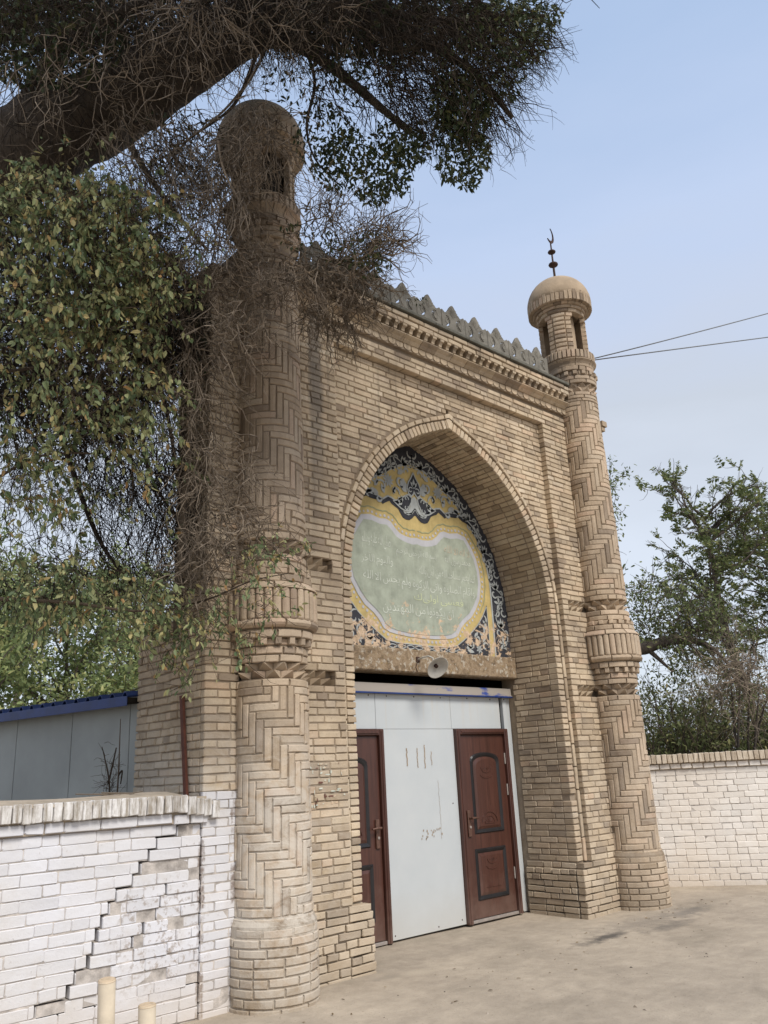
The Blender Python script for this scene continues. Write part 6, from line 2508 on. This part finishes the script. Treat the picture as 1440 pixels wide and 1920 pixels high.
# ------------------------------------------------------------------ trees and bushes behind the walls
def tree(name, label, cat_, base, height, crown, mat_leaf, mat_bark, n_leaf, leaf, lean=(0, 0), fronds=False, trunk_r=0.12, group=None, seed=1, bare=0.0, clear=0.35):
    global RNG
    keep = RNG
    RNG = np.random.default_rng(seed)
    t = thing(name, label, cat_, base, group)
    b = np.array(base, float)
    top = b + np.array([lean[0], lean[1], height])
    limb('trunk', [tuple(b + np.array([0, 0, -0.1])), tuple(b + (top - b) * 0.3 + RNG.normal(0, 0.05, 3)), tuple(b + (top - b) * 0.6 + RNG.normal(0, 0.1, 3)), tuple(b + (top - b) * 0.9)],
         [trunk_r, trunk_r * 0.8, trunk_r * 0.5, trunk_r * 0.15], mat_bark, t, 9)
    # boughs
    nb = 26
    tt = clear + (0.95 - clear) * RNG.random(nb)
    P = b[None] + (top - b)[None] * tt[:, None]
    a = RNG.random(nb) * 2 * np.pi
    D = np.stack([np.cos(a), np.sin(a), 0.55 + 0.5 * RNG.random(nb)], 1)
    L = crown * (1.15 - 0.75 * np.maximum(tt - 0.4, 0))
    s1 = grow(P, D, 7, L / 7, 0.16, (0, 0, 0.03), trunk_r * 0.28, 0.006)
    P2, D2, _ = side_shoots(s1, 240, 0.7)
    s2 = grow(P2, D2, 5, crown * 0.09, 0.22, (0, 0, 0.03), 0.010, 0.003)
    P3, D3, _ = side_shoots(s2, 900, 0.7)
    s3 = grow(P3, D3, 4, crown * 0.045, 0.25, (0, 0, 0.02), 0.005, 0.0015)
    o = obj('boughs', stems_mesh('boughs', cat(s1, s2, s3), mat_bark, 4), t)
    o['kind'] = 'stuff'
    tw = cat(s2, s3)
    n = n_leaf
    if fronds:
        nf = n // 16
        Pf, Df, _ = side_shoots(tw, nf, 0.55)
        Df = unit(Df + np.array([[0, 0, 0.25]]))
        side = unit(np.cross(Df, np.array([[0, 0, 1.0]]) + 0.4 * rnd(nf)))
        PL, DL, SL = [], [], []
        for k in range(16):
            q = Pf + Df * (0.028 * (k // 2) + 0.01)
            sg = 1 if k % 2 else -1
            PL.append(q)
            DL.append(unit(side * sg + Df * 0.5))
            SL.append(np.full(nf, leaf) * (1.1 - 0.04 * (k // 2)))
        PL, DL, SL = np.concatenate(PL), np.concatenate(DL), np.concatenate(SL)
        fr = leaf_frames(DL, 0.15, 0.15)
        st = (Pf, Pf + Df * 0.24, np.full(nf, 0.002), np.full(nf, 0.001), Df)
        o = obj('shoots', stems_mesh('shoots', st, mat_bark), t)
        o['kind'] = 'stuff'
    else:
        PL, DL, _ = side_shoots(tw, n, 0.8)
        PL = PL + rnd(n) * crown * 0.045
        SL = leaf * RNG.uniform(0.7, 1.25, n)
        fr = leaf_frames(DL, 0.4, 0.7)
    if n:
        o = obj('crown', leaves_mesh('crown', PL, fr, SL, mat_leaf, 0.9), t)
        o['kind'] = 'stuff'
    RNG = keep
    return t


def bush(name, label, cat_, c, rad, mat_leaf, mat_tw, n_leaf, leaf, n_tw, seed=1, group=None):
    """many-stemmed bush: stems rising from the ground and leaves through its whole volume"""
    global RNG
    keep = RNG
    RNG = np.random.default_rng(seed)
    t = thing(name, label, cat_, (c[0], c[1], 0), group)
    c, rad = np.array(c, float), np.array(rad, float)
    P0 = np.stack([c[0] + RNG.normal(0, rad[0] * 0.35, n_tw), c[1] + RNG.normal(0, rad[1] * 0.35, n_tw), np.zeros(n_tw)], 1)
    tgt = c[None] + unit(rnd(n_tw)) * rad[None] * (RNG.random((n_tw, 1)) ** 0.5)
    D = unit(tgt - P0)
    L = np.linalg.norm(tgt - P0, axis=1)
    s1 = grow(P0, D, 9, L / 9, 0.13, (0, 0, 0.0), 0.014, 0.003)
    P2, D2, _ = side_shoots(s1, n_tw * 5, 0.8)
    s2 = grow(P2, D2, 5, 0.11, 0.3, (0, 0, 0.02), 0.005, 0.0015)
    o = obj('stems', stems_mesh('stems', cat(s1, s2), mat_tw), t)
    o['kind'] = 'stuff'
    up = P2[:, 2] > 0.35
    PL, DL, _ = side_shoots(cat(s2), n_leaf, 0.8)
    PL = PL + rnd(n_leaf) * 0.10
    o = obj('foliage', leaves_mesh('foliage', PL, leaf_frames(DL, 0.4, 0.8), leaf * RNG.uniform(0.65, 1.25, n_leaf), mat_leaf, 0.85), t)
    o['kind'] = 'stuff'
    RNG = keep
    return t


def gnd(px, py, depth):
    p_ = at(px, py, depth)
    return (float(p_[0]), float(p_[1]), 0.0)


# right: elm with feathery shoots, grey branching tree, bushes along the wall, a dry bush
tree('elm_tree', 'young elm with feathery upright shoots, tallest tree beyond the right wall', 'tree', gnd(1440, 1400, 14.5), 6.2, 1.35, M_LEAFE, M_BARK2, 8500, 0.085, (-0.4, 0.3), True, 0.12, 'trees beyond the right wall', 5, clear=0.42)
tree('elm_tree', 'second elm at the right edge, half cut off by the picture edge', 'tree', gnd(1570, 1400, 15.5), 7.0, 1.7, M_LEAFE, M_BARK2, 11000, 0.085, (0.1, 0.2), True, 0.12, 'trees beyond the right wall', 8, clear=0.42)
tree('leafy_tree', 'leafy tree whose crown shows just behind the right minaret', 'tree', gnd(1104, 1400, 16.5), 7.6, 1.55, M_LEAFE, M_BARK2, 8000, 0.085, (0.2, 0.1), False, 0.14, 'trees beyond the right wall', 12, clear=0.4)
# the bare bent bough and its tree
t = thing('bent_tree', 'tree with a bare bent bough reaching right from behind the minaret', 'tree', gnd(1165, 1400, 13.0), 'trees beyond the right wall')
limb('trunk', [gnd(1165, 1400, 13.0), tuple(at(1172, 1300, 13.0)), tuple(at(1190, 1225, 13.0)), tuple(at(1212, 1215, 13.0)), tuple(at(1250, 1202, 13.0)), tuple(at(1290, 1200, 12.9)), tuple(at(1330, 1212, 12.8)), tuple(at(1370, 1250, 12.7))],
     [0.13, 0.12, 0.105, 0.095, 0.08, 0.06, 0.04, 0.015], M_BARK2, t, 9)
for pts, r0 in (([(1275, 1200, 13), (1300, 1183, 13), (1335, 1182, 13), (1370, 1195, 13)], 0.04), ([(1212, 1215, 13), (1240, 1240, 12.9), (1262, 1260, 12.8)], 0.045), ([(1288, 1204, 12.9), (1310, 1228, 12.8), (1322, 1255, 12.7)], 0.03),
                ([(1300, 1186, 13), (1290, 1150, 13.1), (1300, 1110, 13.2)], 0.025), ([(1330, 1182, 13), (1345, 1150, 13.1), (1350, 1110, 13.2)], 0.02)):
    limb('bough', [tuple(at(*p_)) for p_ in pts], list(np.linspace(r0, r0 * 0.25, len(pts))), M_BARK2, t, 7)
P = np.concatenate([blob(1250, 1150, 75, 70, 13.2, 0.5, 260), blob(1310, 1200, 70, 60, 12.9, 0.4, 200)])
s1 = grow(P, imgdir(0.2, -0.3)[None] + 0.8 * rnd(len(P)), 5, 0.09, 0.35, (0, 0, 0), 0.006, 0.002)
o = obj('twigs', stems_mesh('twigs', s1, M_BARK2), t)
o['kind'] = 'stuff'
P, D, _ = side_shoots(s1, 2300, 0.9)
o = obj('foliage', leaves_mesh('foliage', P + rnd(2300) * 0.05, leaf_frames(D), 0.075 * RNG.uniform(0.7, 1.2, 2300), M_LEAFE, 0.9), t)
o['kind'] = 'stuff'
for (px, dep_, rad, h, lab, sd) in ((1230, 12.6, (1.0, 1.0, 1.15), 1.75, 'dark green bush rising above the right wall beside the minaret', 21), (1320, 13.2, (1.15, 1.1, 1.2), 1.85, 'dark green bush above the middle of the right wall', 22),
                                    (1420, 12.8, (1.15, 1.0, 1.25), 1.9, 'dark green bush above the right wall at the picture edge', 23), (1270, 15.5, (1.6, 1.3, 1.6), 2.3, 'taller grey-green bush in the second row behind the right wall', 24),
                                    (1400, 16.0, (1.8, 1.4, 1.8), 2.6, 'tallest grey-green bush of the second row, near the picture edge', 25), (1540, 14.0, (1.6, 1.4, 1.6), 2.2, 'broad bush mostly outside the picture on the right', 26)):
    g_ = gnd(px, 1400, dep_)
    bush('bush', lab, 'bush', (g_[0], g_[1], h), rad, M_LEAFS, M_TWIGB, 8000, 0.085, 130, sd, 'bushes behind the right wall')
g_ = gnd(1405, 1400, 12.2)
t = thing('dry_bush', 'leafless dry grey bush with arching twigs over the right wall', 'bush', g_)
P = blob(1400, 1280, 70, 50, 12.0, 0.4, 150)
s1 = grow(P, imgdir(-0.6, -0.1)[None] + 0.8 * rnd(150), 8, 0.11, 0.25, (0, 0, -0.05), 0.006, 0.002)
P2, D2, _ = side_shoots(s1, 360, 0.8)
o = obj('dry_twigs', stems_mesh('dry_twigs', cat(s1, grow(P2, D2, 4, 0.08, 0.3, (0, 0, -0.03), 0.003, 0.001)), M_TWIGP), t)
o['kind'] = 'stuff'
for k in range(5):
    a = np.array(g_) + RNG.normal(0, 0.1, 3) * np.array([1, 1, 0])
    limb('stem', [tuple(a), tuple(a + np.array([0.1 * k - 0.2, 0.1, 1.3])), tuple(at(1370 + 18 * k, 1270 + 6 * k, 12.0))], [0.03, 0.022, 0.008], M_BARK2, t, 6)
# left: bright trees far behind the shed
for (px, dep_, h, cr, nl, lab, sd, m_) in ((-60, 19, 6.0, 2.6, 14000, 'bright yellow-green tree at the left edge beyond the shed roof', 31, M_LEAFD), (110, 22, 6.3, 2.7, 14000, 'light green tree in the middle beyond the shed roof', 32, M_LEAFD),
                                           (235, 24, 6.4, 2.6, 13000, 'pale green tree beyond the shed, beside the gate flank', 33, M_LEAFD), (20, 26, 8.6, 2.6, 6000, 'taller far tree showing between hanging twigs at the left', 34, M_LEAFE),
                                           (290, 30, 9.5, 1.2, 3500, 'slim far poplar showing through a gap beside the tower', 35, M_LEAFD), (270, 31, 10.0, 1.0, 3000, 'second slim far poplar left of the first', 36, M_LEAFD)):
    tree('background_tree', lab, 'tree', gnd(px, 1420, dep_), h, cr, m_, M_BARK2, nl, 0.15, (0, 0), False, 0.16, 'trees beyond the shed', sd, clear=0.08)
# dry weeds against the shed
t = thing('dry_weed', 'two tall dry weed stalks standing against the grey shed wall', 'weeds', gnd(213, 1490, 7.0))
for pts in ([(203, 1530, 7.0), (205, 1470, 7.0), (196, 1420, 7.0), (191, 1400, 7.0)], [(217, 1530, 7.0), (222, 1450, 7.0), (224, 1400, 7.0), (226, 1348, 7.0)], [(203, 1470, 7.0), (212, 1430, 7.0), (218, 1402, 7.0)],
            [(222, 1455, 7.0), (229, 1445, 7.0), (226, 1470, 7.0)]):
    limb('stalk', [tuple(at(*p_)) for p_ in pts], [0.008, 0.007, 0.005, 0.003][:len(pts)], M_TWIGB, t, 5)
P = np.array([at(204 + RNG.normal(0, 8), 1470 + RNG.normal(0, 25), 7.0) for _ in range(70)])
o = obj('dry_twigs', stems_mesh('dry_twigs', grow(P, rnd(70) + np.array([[0, 0, 0.6]]), 4, 0.035, 0.3, (0, 0, 0.05), 0.002, 0.001), M_TWIGB), t)
o['kind'] = 'stuff'

# ------------------------------------------------------------------ grit and small stones on the yard
n = 420
X = RNG.uniform(-2.5, 7.0, n)
Yv = RNG.uniform(-4.2, -0.35, n)
mb = MB()
for x, y in zip(X, Yv):
    if (x - 0) ** 2 + y ** 2 < 0.16 or (x - W) ** 2 + y ** 2 < 0.16 or (x < -0.4 and y > -0.15):
        continue
    r_ = float(RNG.gamma(2.0, 0.0022) + 0.002)
    zg = 0.012 * math.sin(x * 0.9 + 1.3) * math.cos(y * 0.8) + 0.006 * math.sin(x * 2.7 + y * 1.9) + 0.015 * min(max((x - 2) / 4, 0), 1.5) - 0.012
    V = [(x + r_ * random.uniform(0.7, 1.3) * a, y + r_ * random.uniform(0.7, 1.3) * b2, zg + r_ * 0.5 * c * random.uniform(0.7, 1.2)) for a, b2, c in ((1, 0, 0), (0, 1, 0), (-1, 0, 0), (0, -1, 0), (0.1, 0.1, 1.2), (0, 0, -0.6))]
    mb.add(V, [[0, 1, 4], [1, 2, 4], [2, 3, 4], [3, 0, 4], [1, 0, 5], [2, 1, 5], [3, 2, 5], [0, 3, 5]], None, random.random())
tag(mb.build('grit', brick_material('grit', [(0, (0.06, 0.055, 0.05)), (0.5, (0.25, 0.21, 0.16)), (1, (0.5, 0.45, 0.38))], False, False)), 'scattered grit and small stones on the dusty yard', None, None, 'stuff')
# a few dry leaves blown against the foot of the gate and the walls
n = 70
P = np.stack([RNG.uniform(-0.3, 6.2, n), RNG.uniform(-0.9, -0.05, n) ** 3 * 1.2 - 0.38, np.full(n, 0.012)], 1)
P[:, 2] = 0.012 * np.sin(P[:, 0] * 0.9 + 1.3) * np.cos(P[:, 1] * 0.8) + 0.006 * np.sin(P[:, 0] * 2.7 + P[:, 1] * 1.9) + 0.015 * np.clip((P[:, 0] - 2) / 4, 0, 1.5) - 0.006
u1 = unit(rnd(n) * np.array([[1, 1, 0.1]]))
w1 = unit(np.array([[0, 0, 1.0]]) + 0.2 * rnd(n))
w1 = unit(w1 - u1 * np.sum(w1 * u1, 1, keepdims=True))
o = obj('fallen_leaves', leaves_mesh('fallen_leaves', P, (u1, np.cross(w1, u1), w1), RNG.uniform(0.015, 0.04, n), leaf_mat('dry_leaf', [(0, (0.10, 0.07, 0.04)), (1, (0.30, 0.22, 0.12))]), 0.9))
tag(o, 'few dry leaves blown along the foot of the gate', None, None, 'stuff')
